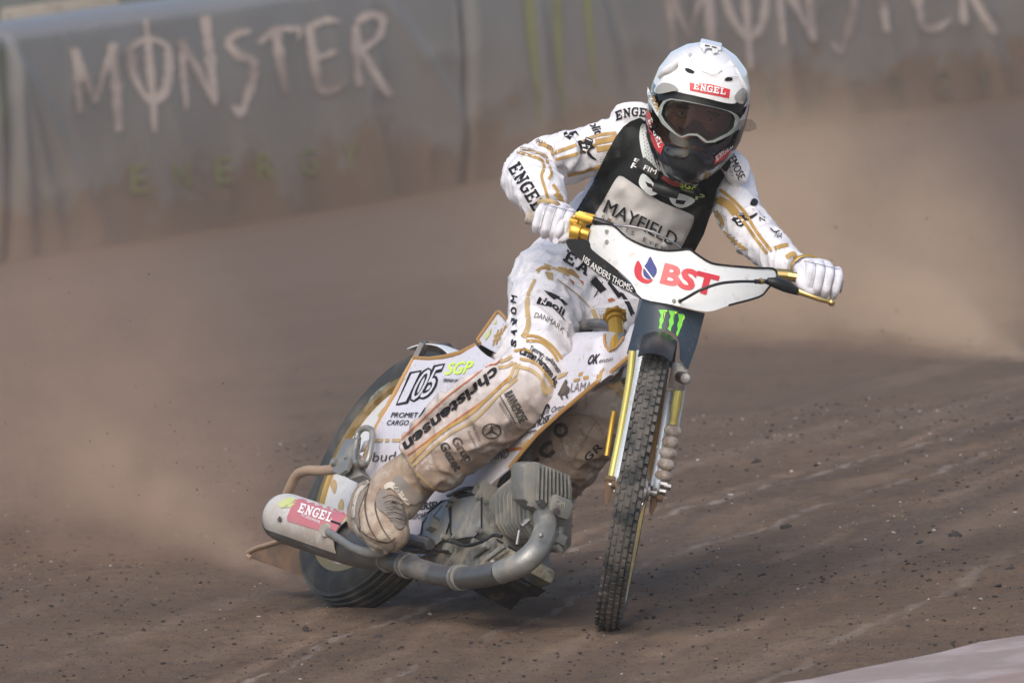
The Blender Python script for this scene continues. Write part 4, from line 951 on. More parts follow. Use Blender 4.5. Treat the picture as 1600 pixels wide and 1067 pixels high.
# number plate (white, sponsor's lettering) and its black cheek
def PLY(x, y): return .035+.13*((x-1065)/150.)**2+(470-y)*.00045
PL_O = spline2([(922,357),(928,350),(942,350),(957,352.5),(979,371),(1007,385),(1037,392),(1060,391.5),(1077,390),(1089,398),(1108,410),(1128,414.5),(1180,419),(1207,420),(1213.5,427),(1212,436),(1199,452),(1186,464),(1139,477),(1104,487),(1052,476),(1003,466),(986.5,442),(958.7,416.5),(926,391),(920.5,378)], 3, True)
nplate = sheetY(PL_O, PLY, .004).build('number_plate', M_pwhite, BR, smooth=40)
ed = MB(); ed.tube([P(x, y, PLY(x,y)-.002) for x, y in spline2([(928,350),(957,352),(979,370.5),(1007,384.5),(1037,391.5),(1060,391),(1077,389.5),(1089,397.5),(1108,409.5),(1128,414),(1180,418.5),(1207,419.5),(1213.5,427),(1212,436),(1199,452),(1186,464),(1139,477)], 3)], .0026, 6); ed.build('plate_edging', M_blackp, BR, nplate)
pr = Print(obj_bvh(nplate), .0018)
T('BST', (1030,443), (1116,464), (9,-33), M_bstred, .045)
pr.one('flame_emblem')
dr = [(1016,401),(1012,409),(1005,418),(1003,426),(1005,433),(1010,437),(1016,438),(1022,435),(1026,428),(1026,420),(1022,412)]
pr.poly([(1016,401),(1011,410),(1006,418),(1005,427),(1008,433),(1014,436),(1020,434),(1025,428),(1026,420),(1022,412)], M_blue, grid=0, smooth=3)
pr.poly([(997,407),(992,416),(991,425),(994,434),(1001,440),(1010,443),(1018,440),(1019,436),(1012,437),(1005,434),(1002,427),(1003,418)], M_bstred, grid=0, smooth=3)
pr.stroke([(1006,417),(1021,437)], 2.2, M_pwhite, extra=.001)
pr.build('lettering', BR, nplate)
CK = spline2([(885,375),(905,374),(921,378.5),(926,392),(958,418),(986,445),(1003,466),(1000,466),(994,460),(969,449),(943,435),(911,410),(890,390)], 3, True)
ck = sheetY(CK, lambda x, y: .16-(x-885)*.0007, .004); cheek = ck.build('plate_cheek', M_blackp, BR, smooth=40)
pr = Print(obj_bvh(cheek), .002); T('105 ANDERS THOMSEN', (910,408), (994,459), (3,-9.5), M_ltext, .012, curve=(-1.5,3.5)); pr.build('lettering', BR, cheek)
pb = MB()
for px in ((948,362),(948,378),(1053,470),(1062,470)): pb.cyl(P(*px, PLY(*px)-.002), ray(*px), .005, .006, 10)
pb.build_each('plate_bolt', M_mud, BR, nplate)
# handlebar, grips, controls
hbar = part('handlebar')
HB = [(824,339,.27),(862,349,.265),(908,362,.25),(960,395,.22),(1040,430,.20),(1120,432,.205),(1190,428,.225),(1240,430,.235),(1314,447,.245)]
mb = MB(); mb.tube([P(*q) for q in HB], .011, 14, sub=5); mb.build('bar', M_steel, BR, hbar, smooth=60)
mb = MB(); a_, b_ = P(822,338.5,.27), P(890,357,.258); mb.cyl((a_+b_)/2, b_-a_, .0155, np.linalg.norm(b_-a_), 20)
for k in range(5): d_ = unit(b_-a_); mb.cyl(a_+d_*(.004+k*.006), d_, .0175, .0035, 20)
mb.build('grip', M_grip, BR, hbar, smooth=40)
mb = MB(); a_, b_ = P(1238,429.5,.235), P(1316,448,.245); mb.cyl((a_+b_)/2, b_-a_, .0155, np.linalg.norm(b_-a_), 20); mb.build('grip', M_grip, BR, hbar, smooth=40)
th = MB(); bd = unit(P(920,366,.248)-P(880,353,.26)); fy = -ray(900,360)
def slab(px, Y, d, th_=.03): return [P(x, y, Y) for x, y in px], np.array([0,th_,0])
th.prism(*slab([(893,340),(905,330),(930,336),(928,350),(916,352),(912,366),(905,382),(890,378),(888,362),(890,352)], .215, 0, .05))
th.cyl(P(900,362,.205), bd, .021, .022, 22); th.cyl(P(911,364,.205), bd, .014, .03, 16); th.cyl(P(897,346,.205), bd, .010, .02, 6); th.box(P(912,340,.205), bd*.022, np.array([0,.012,0]), np.cross(bd,[0,1,0])*.007); th.cyl(P(893,383,.21), [0,0,1], .006, .014, 8); th.cyl(P(905,378,.205), bd, .007, .03, 10)
th.build('throttle', M_goldm, BR, hbar, smooth=35, bevel=.0025)
cb_ = MB(); cb_.tube([P(*q) for q in [(926,343,.20),(940,347,.195),(956,353,.19)]], .0075, 10, sub=3); cb_.tube([P(*q) for q in [(1062,471,.02),(1075,464,.0),(1095,453,-.01),(1125,443,.0),(1155,440,.02),(1180,440,.06)]], .0036, 8, sub=5); cb_.tube([P(*q) for q in [(1180,440,.06),(1200,440,.10)]], .0055, 8)
cb_.build_each('cable', M_cable, BR, hbar, smooth=60)
cc = MB(); cc.tube([P(*q) for q in [(954,352,.19),(985,354,.17),(1015,361,.16),(1040,372,.16),(1063,387,.17)]], .0028, 8, sub=5); cc.build('throttle_cable', M_steel, BR, hbar, smooth=60)
lv = MB(); lv.tube([P(*q) for q in [(1198,439,.10),(1212,442,.10),(1228,448,.11),(1246,455,.12)]], [.008,.013,.014,.008], 12, sub=3, flat=(1,.8)); lv.prism(*slab([(1206,436),(1216,432),(1236,440),(1250,452),(1248,462),(1230,458),(1210,448)], .14, 0, .03)); lv.build('lever_perch', M_blackp, BR, hbar, smooth=40, bevel=.003)
lv = MB(); lv.tube([P(*q) for q in [(1244,454,.125),(1262,461,.115),(1282,468,.115),(1297,472,.12)]], [.008,.0065,.006,.0055], 10, sub=3, flat=(1,.6)); lv.ball(P(1299,472.5,.12), .009, 8); lv.build('clutch_lever', M_brass, BR, hbar, smooth=60)
lv = MB(); lv.cyl(P(1189,439.5,.075), P(1196,440,.09)-P(1180,440,.06), .0075, .008, 8); lv.cyl(P(1222,430,.22), P(1240,430,.235)-P(1210,428,.23), .015, .035, 14); lv.cyl(P(1238,432,.215), [1,0,-.2], .011, .02, 8); lv.build_each('bar_clamp', M_brass, BR, hbar, smooth=40)
sm = MB(); sm.box(W(.90,0,.50), FB*.03, LB*.06, UB*.012); sm.box(W(.95,0,.36), FB*.03, LB*.06, UB*.012); sm.build('triple_clamp', M_steel, BR, bevel=.003)

# ------------------------------------------------------------------ the rider
# body: tapered lofts for every limb, fused into one continuous skin
sh_dir = unit(P(1165,285,.60)-P(965,215,.62))
body = MB()
body.tube([P(912,462,.86), P(908,445,.83), P(950,395,.755), P(1002,335,.68), P(1030,275,.635), P(1056,225,.615), P(1072,200,.59), P(1082,180,.56)], [.10,.150,.140,.143,.150,.128,.078,.062], 22, sub=4, flat=(1,.80), ref=sh_dir)
HC = P(1089,175,.46)
body.tube([P(1080,195,.58), P(1088,185,.50), P(1092,180,.47)], [.06,.06,.07], 14)
def limb(pts, r, flat=None, ref=None, n=16): body.tube([P(*q) for q in pts], r, n, sub=5, flat=flat, ref=ref)
# rider's right arm (left in the picture): shoulder, elbow, wrist
limb([(1010,228,.62),(968,226,.60),(938,232,.585),(893,243,.565),(850,257,.555),(828,270,.52),(830,282,.45),(845,302,.36),(855,325,.31)], [.092,.070,.060,.059,.056,.060,.063,.058,.042])
# rider's left arm
limb([(1105,262,.62),(1133,280,.60),(1145,302,.57),(1158,337,.51),(1178,365,.46),(1202,390,.40),(1226,409,.345),(1246,416,.31)], [.085,.063,.056,.053,.053,.047,.041,.035])
# right leg: hip, knee, cuff
limb([(885,446,.80),(868,455,.72),(852,500,.54),(843,550,.40),(832,592,.32),(800,622,.33),(725,676,.39),(662,728,.44)], [.125,.115,.082,.080,.085,.086,.084,.080])
# left leg: hip, knee, trailing shin
limb([(930,455,.82),(950,490,.72),(972,540,.55),(968,592,.43),(926,655,.44),(878,715,.52),(846,770,.70),(838,805,.82)], [.12,.105,.085,.080,.088,.088,.075,.06])
# loose cloth rolls at the bends
def roll(pts, r): body.tube([P(*q) for q in pts], r, 8, sub=4)
roll([(884,212,.50),(893,228,.49),(893,250,.50),(886,268,.52)], [.008,.018,.018,.008]); roll([(868,222,.50),(874,240,.48),(870,262,.50)], [.006,.015,.006])
roll([(1150,340,.46),(1172,330,.43),(1190,335,.44)], [.006,.016,.006]); roll([(1178,380,.40),(1196,366,.38),(1216,372,.39)], [.006,.015,.006])
roll([(1196,402,.35),(1216,384,.34),(1232,390,.35)], [.006,.014,.006])
roll([(806,300,.42),(826,310,.32),(850,302,.33)], [.006,.013,.006])
roll([(628,690,.42),(690,628,.34),(745,590,.30),(782,560,.32)], [.010,.017,.016,.008])
roll([(770,612,.28),(790,560,.36),(800,515,.46)], [.010,.022,.012])
roll([(850,424,.72),(880,440,.66),(905,470,.66)], [.01,.03,.01]); roll([(880,505,.62),(915,470,.66),(950,450,.68)], [.01,.035,.02])
roll([(905,440,.68),(925,480,.66),(945,500,.66)], [.02,.035,.02])
# epaulettes: padded bands over the shoulders
body.tube([P(*q) for q in [(958,188,.58),(975,178,.565),(1000,178,.55),(1022,188,.55)]], [.020,.027,.030,.026], 14, sub=4, flat=(1,.7))
body.tube([P(*q) for q in [(1128,236,.50),(1142,252,.50),(1152,268,.50),(1150,284,.49)]], [.024,.032,.034,.024], 14, sub=4, flat=(1,.7))
# head inside the helmet
ca, sa = math.cos(RAD(13)), math.sin(RAD(13)); cb2, sb2 = math.cos(RAD(13)), math.sin(RAD(13))
HX = R[:,0]*ca-R[:,1]*sa; _hy = R[:,0]*sa+R[:,1]*ca; _hz = R[:,2]
HY = _hy*cb2+_hz*sb2; HZ = _hz*cb2-_hy*sb2
def H(x, y, z): return HC+x*HX+y*HY+z*HZ
def hell(c, r, n=16):
    b = MB(); b.ball((0,0,0), 1, n); V = np.array(b.v); body.add([H(c[0]+v[0]*r[0], c[1]+v[1]*r[1], c[2]+v[2]*r[2]) for v in V], b.f)
hell((0,.01,.01), (.072,.10,.085)); hell((0,-.07,.045), (.045,.045,.045)); hell((0,-.025,.094), (.014,.028,.020)); hell((0,.035,.082), (.052,.012,.014)); hell((-.034,-.02,.075), (.022,.02,.016)); hell((.034,-.02,.075), (.022,.02,.016)); hell((0,-.075,.088), (.022,.006,.008))
hell((-.075,-.005,0), (.008,.028,.018)); hell((.075,-.005,0), (.008,.028,.018))
def wrinkle(V):
    a = vnoise(V*[1,1,1.5], 13, 11); b = vnoise(V@np.array([[.8,.6,0],[-.6,.8,0],[0,0,1]])*[1.7,1,.8], 24, 12); c = vnoise(V, 46, 13)
    far = np.clip(np.linalg.norm(V-HC, axis=1)/.16-.9, 0, 1)
    return far*((1-np.abs(2*a-1))**2.5*.0075+(1-np.abs(2*b-1))**3.5*.0085+(c-.5)*.0015-.0045)
bm_ = remesh(body, .0062, 7, wrinkle)
# the trouser cuff and the head: skin only inside the helmet
V = np.array(bm_.v); cen_f = np.array([V[list(f)].mean(0) for f in bm_.f]); rel = cen_f-HC
isk = (np.abs(rel@HX) < .1) & ((rel@HY) > -.125) & ((rel@HZ) > -.09) & (np.linalg.norm(rel, axis=1) < .15)
bm_.m = isk.astype(int).tolist()
proot = bpy.data.objects.new('tmp', None)
person = bm_.build('person', [M_suit, M_skin], None, smooth=75, fix=False)
tag(person, 'rider in white and gold race suit, white helmet and goggles, crouched over the handlebar', 'person')
PB = bm_.bvh()
def child(mb, name, mats, parent=None, **k): return mb.build(name, mats, None, parent or person, **k)

# prints on the suit
M_stitch = mat('stitching', (.26,.20,.16), .9)
M_seam = mat('glove_seam', (.30,.30,.33), .9)
pr = Print(PB, .0021)
def T(txt, p0, p1, up, m=M_ink, bold=0., **k): pr.text(txt, p0, p1, up, m, bold, **{'grid': 7., **k})
S = lambda pts, w, m, **k: pr.stroke(pts, w, m, **{'step': 2.5, **k})
# right upper arm
for pts, w in (([(861,241),(882,233),(901,226),(932,212),(963,208)],5),([(868,250),(890,244),(911,237),(932,226)],5),([(930,222),(948,219),(966,215)],9),([(932,234),(950,231),(962,230)],9),([(887,275),(915,268),(934,262),(944,257)],5),([(838,222),(858,230),(866,240)],6)): S(pts, w, M_gold)
T('plit', (920,193), (930,211), (14,-4), M_ink, .02)
pr.poly([(886,215),(890,207),(900,204),(905,212),(898,208),(890,219)], M_ink, grid=4); pr.poly([(880,208),(886,204),(888,216),(882,214)], M_ink, grid=4)
def goblin(cx, cy, s, a):
    pr.one('goblin_emblem')
    c_, s_ = math.cos(a), math.sin(a); f = lambda L_: [(cx+s*(x*c_-y*s_), cy+s*(x*s_+y*c_)) for x, y in L_]
    pr.poly(f([(-1,-.2),(-.75,-.5),(-.3,-.4),(-.2,-1),(.6,-.85),(.65,-.3),(1,-.1),(.6,.1),(.5,.5),(.1,.75),(-.35,.6),(-.6,.15)]), M_ink, grid=5)
    pr.poly(f([(-.45,-.1),(-.1,-.2),(.0,.02),(-.3,.12)]), M_suit, grid=4, extra=.001); pr.poly(f([(.15,-.15),(.45,-.15),(.4,.1),(.15,.05)]), M_suit, grid=4, extra=.001); pr.poly(f([(-.3,.3),(.3,.25),(.2,.45),(-.15,.48)]), M_suit, grid=4, extra=.001); pr.poly(f([(-.12,-.85),(.5,-.74),(.5,-.66),(-.14,-.75)]), M_suit, grid=4, extra=.001); pr.done()
goblin(915, 229, 15, .25); S([(918,238),(925,246),(932,250)], [5,4,2], M_ink)
# forearm
pr.slab('ENGEL', (792,262), (835,334), (19,-11), M_ink, th=.2)
for pts, w in (([(808,231),(830,236),(852,244),(856,256)],4.5),([(803,236),(825,242),(846,250),(850,262),(846,275),(852,296),(858,318)],4.5),([(858,258),(862,270),(857,280)],4),([(864,288),(872,300),(880,318)],5),([(868,302),(878,312)],8)): S(pts, w, M_gold)
T('PARTNER', (836,221), (860,236), (4,-6), M_grey)
# collar bands
pr.slab('ENGEL', (962,190), (1022,188), (-2,-15), M_ink, curve=(0,-7), end=(3,-13)); 
T('NEMOSE', (1134,240), (1154,282), (11,-6), M_ink, .03); T('MASKIN', (1131,243), (1143,276), (4,-2), M_grey)
# left arm
for pts, w in (([(1124,296),(1140,308),(1162,330),(1182,362),(1205,392)],5),([(1118,310),(1135,320),(1160,344),(1180,372),(1198,396)],5),([(1122,312),(1138,320),(1150,334)],13),([(1118,330),(1128,348),(1122,358)],6),([(1130,362),(1148,378),(1164,390)],5),([(1210,388),(1222,384),(1232,382)],6),([(1228,402),(1240,396),(1244,406)],7)): S(pts, w, M_gold)
goblin(1156, 345, 13, -.1); S([(1166,343),(1178,337),(1183,333)], [5,4,2], M_ink)
pr.poly([(1172,318),(1177,310),(1184,313),(1183,320),(1176,322)], M_ink, grid=4, smooth=3); pr.poly([(1174,326),(1180,322),(1180,328)], M_ink, grid=0)
T('N', (1187,346), (1196,345), (-1,-7), M_inkd, .02); T('NA', (1210,370), (1221,372), (3,-8), M_ink); S([(1204,356),(1210,362),(1218,360)], 1.6, M_ink)
T('8', (1236,470), (1243,466), (-5,-10), M_ink, .03)
# waist band and hip
pr.slab('EA', (878,406), (918,432), (8,-17), M_ink, th=.24); pr.poly([(922,440),(931,432),(948,452),(938,458)], M_ink, grid=5)
for q in ([(946,438),(953,440),(972,462),(966,466)],[(968,456),(974,458),(984,472),(978,476)],[(978,474),(984,472),(992,490),(986,494)],[(955,436),(984,444),(980,450),(958,442)]): pr.poly(q, M_ink, grid=5)
S([(872,418),(892,424),(905,434)], [3,8,3], M_gold); S([(850,412),(868,420),(890,430)], 4, M_gold2); S([(838,424),(848,418),(860,420)], 5, M_gold)
for q in ([(852,424),(864,426),(864,438),(856,436)],[(922,484),(928,478),(938,504),(934,512)],[(936,488),(946,508),(940,512)]): pr.poly(q, M_gold2, grid=5)
for q in ([(888,434),(897,440),(897,446)],[(904,436),(912,440),(912,446)],[(949,468),(956,465),(962,469),(952,472)],[(958,480),(968,482),(966,486)]): pr.poly(q, M_orange, grid=5)
S([(942,440),(932,458),(928,464)], 1.6, M_ink); S([(870,436),(900,458),(922,480)], 1.6, M_gold2)
# thigh
pr.poly([(849,453),(862,457),(876,464),(888,476),(882,477),(876,470),(870,466),(866,468),(858,462)], M_ink, grid=6)
T('Neoli', (838,474), (880,494), (4,-10), M_ink, .03, curve=(0,-5)); S([(868,484),(876,492),(882,500)], 1.6, M_ink)
pr.poly([(838,474),(842,467),(858,471),(855,478)], M_ink, grid=4); T('N', (844,474.5), (852,476.5), (2.5,-6), M_suit, .02, extra=.001)
T('DANMARK', (834,496), (880,522), (3,-8), M_inkd, curve=(0,-5))
S([(836,436),(828,452),(824,462),(822,480),(824,505),(818,522),(814,525)], 4.5, M_gold2); S([(832,442),(826,458)], 3, M_gold2); S([(826,456),(825,480),(827,508),(820,528)], 4.5, M_gold2)
S([(815,524),(840,526),(862,540),(878,560)], 4.5, M_gold); S([(822,532),(845,534),(862,548),(872,564)], 4.5, M_gold); S([(803,548),(820,546),(832,552)], 4, M_gold)
T('Tømrer- og', (826,546), (858,566), (4,-7), M_ink, .02, curve=(0,-2)); T('murermester', (858,563), (872,584), (6,-4), M_ink, .02)
T('Carsten Hartmann ApS', (810,552), (868,608), (7,-10), M_ink, .035, curve=(6,-8))
S([(812,560),(835,566),(852,582),(864,602)], 4.5, M_gold); S([(806,572),(830,578),(846,592),(854,606)], 5, M_gold2)
pr.poly([(844,598),(858,604),(864,604),(862,614),(850,618),(846,608)], M_gold2, grid=5); S([(806,566),(800,582),(794,598)], 4.5, M_gold2); S([(812,568),(806,586),(800,598)], 4, M_gold2)
# outer seam lettering on the thigh and shin
for ch, y in (('S',545),('A',528),('I',512),('D',494),('M',476)): T(ch, (806,y-2), (808,y-13), (-9,-3), M_ink, .05)
T('christensen', (774,570), (628,692), (6,17), M_ink, .035, grid=10)
S([(784,560),(775,568),(760,572),(735,592),(708,612),(682,634),(655,660),(622,690)], 2.2, M_orange); S([(796,588),(760,622),(720,650),(690,672),(660,694),(630,716)], 2.2, M_orange)
S([(798,588),(770,614),(735,646),(700,668),(672,690),(640,722)], 5, M_gold); S([(808,592),(780,616),(742,655),(706,676),(680,696),(645,728)], 3.5, M_gold2)
for pts in ([(781,565),(790,562),(800,556)],[(778,574),(792,572),(802,566)]): S(pts, 5, M_gold2)
# shin prints
T('RAVNEMOSE', (787,616), (812,662), (13,-7), M_inkd, .04); T('MASKIN ENTREPRISE', (778,630), (799,664), (4,-2), M_grey); S([(781,618),(806,662)], 1.6, M_inkd)
pr.one('star_emblem'); a_ = np.linspace(0, 2*math.pi, 25); S([(768+14*math.cos(t), 673.5+11.5*math.sin(t)) for t in a_], 2, M_inkd, smooth=0)
for e in ((768,662),(757,680),(779,680)): S([(768,673.5), ((768+e[0])/2,(673.5+e[1])/2), e], [4.5,3,1], M_inkd, smooth=0)
pr.done()
T('Grup', (704,687), (729,724), (13,-7), M_inkd, .03); T('Gezet', (685,695), (711,738), (13,-7), M_inkd, .03)
T('Mercedes', (736,664), (748,690), (5,-3), M_grey); T('Autohaus', (729,674), (742,698), (4,-3), M_grey)
S([(608,702),(640,730),(672,758),(684,772)], 3.5, M_gold2)
# left knee panel
S([(985,594),(966,600),(945,604)], [6,9,5], M_gold2); S([(962,606),(976,618)], 9, M_gold2)
a_ = np.linspace(0, 2*math.pi, 17); S([(876+9*math.cos(t), 672+9*math.sin(t)) for t in a_], 6, M_inkd, smooth=0)
S([(862,690),(850,696),(845,706),(856,712),(866,704)], 7, M_inkd); S([(842,716),(834,724),(850,730)], 6, M_inkd)
S([(872,656),(895,648),(920,650),(935,662),(942,680)], 1.3, M_stitch); S([(930,660),(912,690),(895,720)], 1.2, M_stitch)
for i, ch in enumerate('GR'): T(ch, (918+i*14,722-i*13), (929+i*14,712-i*13), (-7,-9), M_ink, .02)
# perforated mesh panels: small dark holes
rg = np.random.default_rng(3)
def dots(quad, nu, nv, r=1.0, m=M_grey):
    pr.one('mesh_holes')
    a, b, c, d = (np.array(q, float) for q in quad)
    for i in range(nu):
        for j in range(nv):
            u = (i+.5+.5*(j % 2))/nu; v = (j+.5)/nv
            if u > 1: continue
            p = (a*(1-u)+b*u)*(1-v)+(d*(1-u)+c*u)*v; t = [(p[0]+r*math.cos(q), p[1]+r*math.sin(q)) for q in np.linspace(0, 2*math.pi, 6, endpoint=False)]
            pr.lay([np.array(q) for q in t], [tuple(range(6))], m)
dots([(938,582),(984,552),(982,596),(948,596)], 14, 9); dots([(930,480),(960,482),(962,500),(940,500)], 9, 5, .8); dots([(1126,370),(1140,364),(1170,392),(1150,394)], 12, 6, .8); dots([(1120,330),(1134,338),(1136,346),(1118,340)], 6, 3, .8); dots([(930,242),(955,236),(952,252),(938,256)], 8, 4, .8); dots([(815,228),(836,232),(834,238),(815,234)], 8, 3, .7); dots([(888,505),(894,505),(890,526),(884,530)], 3, 8, .8)
pr.build('suit_print', None, person)

# chest vest with its white sponsor patch
VEST = [(985,190),(1000,184),(1018,196),(1030,230),(1050,262),(1090,272),(1112,256),(1128,238),(1140,240),(1142,256),(1132,276),(1120,296),(1112,330),(1100,366),(1086,392),(1060,420),(1000,430),(940,420),(900,380),(888,345),(900,330),(925,288),(948,240),(962,214),(974,198)]
vest = child(skin_px(VEST, PB, .014, .010, 8), 'vest', M_vest, smooth=60); VBV = obj_bvh(vest)
pt = skin_px(spline2([(963,279),(972,276),(985,284),(1030,314),(1078,334),(1084,342),(1080,356),(1064,388),(1056,396),(1000,398),(950,372),(926,350),(926,342),(945,310)], 3, True), VBV, .004, .003, 7)
patch = child(pt, 'sponsor_patch', M_patch, vest, smooth=60)
pr = Print(obj_bvh(patch), .005)
pr.text('MAYFIELD', (942,331), (1053,386), (8,-19), M_ink, .02, grid=12, curve=(0,-1)); 
pr.one('lettering')
for i, ch in enumerate('SP RTS EVENTS'):
    if ch != ' ':
        x = 939+i*9.3; y = 342+i*4.9; pr.text(ch, (x,y), (x+4.6,y+2.2), (2,-6), M_ink, .0)
pr.done(); pr.poly([(955+3*math.cos(t), 345+3*math.sin(t)) for t in np.linspace(0,2*math.pi,10,endpoint=False)], M_gold2, grid=0)
pr.build('lettering', None, vest)
pr = Print(VBV, .003); pr.text('P', (1086,312), (1100,314), (2,-10), M_neond, .02); pr.text('F', (985,262), (992,266), (4,-8), M_ltext, .02); pr.text('E', (990,252), (1000,256), (2,-5), M_ltext); pr.build('emblem', None, vest)
# neck brace: pale pads with holes, front buckles
def bskin(px, off=.030, th=.012, smooth=3): return skin_px(px, PB, off, th, 6, smooth=smooth)
brace = child(bskin([(1003,194),(1012,200),(1020,222),(1026,250),(1030,268),(1020,272),(1012,262),(1004,244),(999,214)]), 'neck_brace', M_brace, smooth=50)
for nm, q in (('brace_pad', [(1082,284),(1102,262),(1122,242),(1130,232),(1134,240),(1124,256),(1104,272),(1088,292)]), ('brace_pad', [(1003,272),(1012,276),(1024,290),(1030,300),(1018,306),(1006,298),(998,286)]), ('brace_pad', [(1046,306),(1060,302),(1086,312),(1076,322),(1062,325),(1050,318)])):
    child(bskin(q, .034), nm, M_brace, brace, smooth=50)
cl_ = MB(); cl_.tube([P(1022,292,.43), P(1040,298,.42), P(1060,304,.42)], [.012,.014,.012], 12, sub=3, flat=(1,.7)); child(cl_, 'brace_buckle', M_blackp, brace, smooth=60)
bt = MB(); q = [(1000,249),(1008,246),(1030,268),(1026,282),(1012,272),(992,258)]; tg1 = child(bskin(q, .042, .006, 0), 'brace_tag', M_blackp, brace)
tg2 = child(bskin([(1062,284),(1096,294),(1092,308),(1060,296)], .042, .006, 0), 'brace_tag', M_blackp, brace)
pr = Print(obj_bvh(tg1), .002); pr.text('FIM', (1005,265), (1024,273), (3,-7), M_ltext, .03); pr.build('lettering', None, brace)
pr = Print(obj_bvh(tg2), .002); pr.text('SGP', (1062,293), (1087,298), (1,-9), M_neon, .02); pr.text('SPEEDWAY', (1064,297), (1084,303), (1,-3), M_neond); pr.build('lettering', None, brace)
pr = Print(obj_bvh(brace), .003).one('vent_holes')
for i in range(4):
    for j in range(11):
        cx, cy_ = 1003.5+i*4.2+j*.8, 200+j*5.6+i*2.5; pr.lay([np.array([cx+.9*math.cos(t), cy_+.9*math.sin(t)]) for t in np.linspace(0,2*math.pi,6,endpoint=False)], [tuple(range(6))], M_inkd)
pr.build('vent_holes', None, brace)
pr = Print(PB, .055); 
for q in ([(1008,284),(1018,288),(1022,296),(1012,292)],[(1056,312),(1072,314),(1068,320),(1056,318)]): pr.poly(q, M_ink, grid=4)
pr.build('buckle_slots', None, brace)
rc_ = MB(); rc_.tube([P(1038,272,.44), P(1050,280,.44), P(1060,284,.45)], .014, 10, sub=3); child(rc_, 'neck_scarf', M_redcl, smooth=60)

# helmet: a hollow shell with an eye port and a chin bar
Yk = np.array([.168,.160,.145,.12,.08,.04,0,-.04,-.08,-.108,-.134,-.152])
Wk = np.array([0.0,.036,.066,.094,.112,.119,.120,.117,.107,.092,.074,.060])
Fk = np.array([0.0,.045,.085,.118,.140,.149,.152,.158,.166,.168,.150,.118])
Bk = np.array([0.0,.050,.090,.122,.142,.150,.150,.142,.126,.108,.092,.080])
def shell_pt(y, a, o=0.):
    w = np.interp(y, Yk[::-1], Wk[::-1])+o; f = np.interp(y, Yk[::-1], Fk[::-1])+o; b = np.interp(y, Yk[::-1], Bk[::-1])+o
    s, c = math.sin(a), math.cos(a); e = .88 if c > 0 and y > -.05 else (.95 if c > 0 else .9)
    if c > 0 and y < -.06: e = 1.12                                # the chin narrows to a blunt point
    return H(w*np.sign(s)*abs(s)**.92, y, (f if c > 0 else b)*np.sign(c)*abs(c)**e)
ys = np.concatenate([np.linspace(.167,.12,12), np.linspace(.115,-.152,56)]); na = 112
def in_port(y, a):
    a = abs((a+math.pi) % (2*math.pi)-math.pi); return -.060+.02*max(0,(a-.5)) < y < .058 and a < 1.08
hs = MB(); G = [[shell_pt(y, 2*math.pi*i/na) for i in range(na)] for y in ys]; Gi = [[shell_pt(y, 2*math.pi*i/na, -.008) for i in range(na)] for y in ys]
hs.v = [list(p) for r_ in G for p in r_]+[list(p) for r_ in Gi for p in r_]; nv = len(ys)*na; fo = []
for r_ in range(len(ys)-1):
    for i in range(na):
        if in_port((ys[r_]+ys[r_+1])/2, 2*math.pi*(i+.5)/na): continue
        j = (i+1) % na; fo.append((r_*na+i, r_*na+j, (r_+1)*na+j, (r_+1)*na+i))
cnt = {}
for f in fo:
    for i in range(4): e = (f[i], f[(i+1)%4]); cnt[frozenset(e)] = cnt.get(frozenset(e), [])+[e]
hs.f = fo+[tuple(i+nv for i in f[::-1]) for f in fo]+[(e[0][0], e[0][0]+nv, e[0][1]+nv, e[0][1]) for e in cnt.values() if len(e) == 1]
def hcol(f, inner):
    if inner: return 1
    c = np.mean([hs.v[i] for i in f], axis=0)-HC; y = c@HY; z = c@HZ
    return 1 if y < .052-.12*max(0, .02-z) and z > -.12 else 0
hs.m = [hcol(f, False) for f in fo]+[1]*len(fo)+[1]*(len(hs.f)-2*len(fo))
helmet = child(hs, 'helmet', [M_white, M_navy], smooth=50); HB_ = obj_bvh(helmet)
def fullshell(o=0.):
    b = MB(); b.loft([np.array([shell_pt(y, 2*math.pi*i/na, o) for i in range(na)]) for y in ys]); return b.bvh()
FS = fullshell()
# brow plate with its lip, side panels and top vents
def hsk(px, off, th, smooth=4, grid=6): return skin_px(px, FS, off, th, grid, smooth=smooth)
brow = child(hsk([(1034,122),(1046,116),(1058,108),(1062,92),(1068,86),(1076,88),(1082,100),(1100,112),(1118,116),(1132,106),(1146,102),(1152,110),(1155,124),(1162,140),(1158,152),(1148,162),(1128,160),(1096,152),(1068,146),(1050,142),(1028,146),(1022,140)], .016, .012, 3), 'brow_peak', M_white, helmet, smooth=40)
under = child(hsk([(1023,141),(1050,143),(1096,153),(1148,163),(1164,148),(1168,156),(1158,176),(1148,178),(1100,164),(1050,153),(1030,158)], .004, .004, 0), 'peak_underside', M_chin, helmet, smooth=40)
child(hsk([(1024,140),(1034,130),(1050,132),(1060,141),(1050,143),(1028,147)], .0185, .004, 3), 'peak_insert', M_gdark, helmet, smooth=40)
child(hsk([(1148,150),(1160,138),(1168,146),(1162,162),(1152,160)], .0185, .004, 3), 'peak_insert', M_gdark, helmet, smooth=40)
for s_ in (-1, 1):
    vc = MB(); vc.tube([shell_pt(y, s_*a_, .004) for y, a_ in ((.146,.75),(.125,.80),(.098,.95),(.075,1.12))], [.010,.020,.019,.008], 14, sub=4, flat=(1,.55), ref=HZ*.6+HY*.6); child(vc, 'vent_cover', M_white, helmet, smooth=55)
tv = MB(); tv.box(H(-.004,.167,.006), HX*.026, HY*.0045, HZ*.03); child(tv, 'top_vent', M_white, helmet, bevel=.004)
tv = MB(); tv.box(H(-.012,.168,.0365), HX*.006, HY*.002, HZ*.002); tv.box(H(.004,.168,.0365), HX*.006, HY*.002, HZ*.002); child(tv, 'vent_opening', M_inkd, helmet)
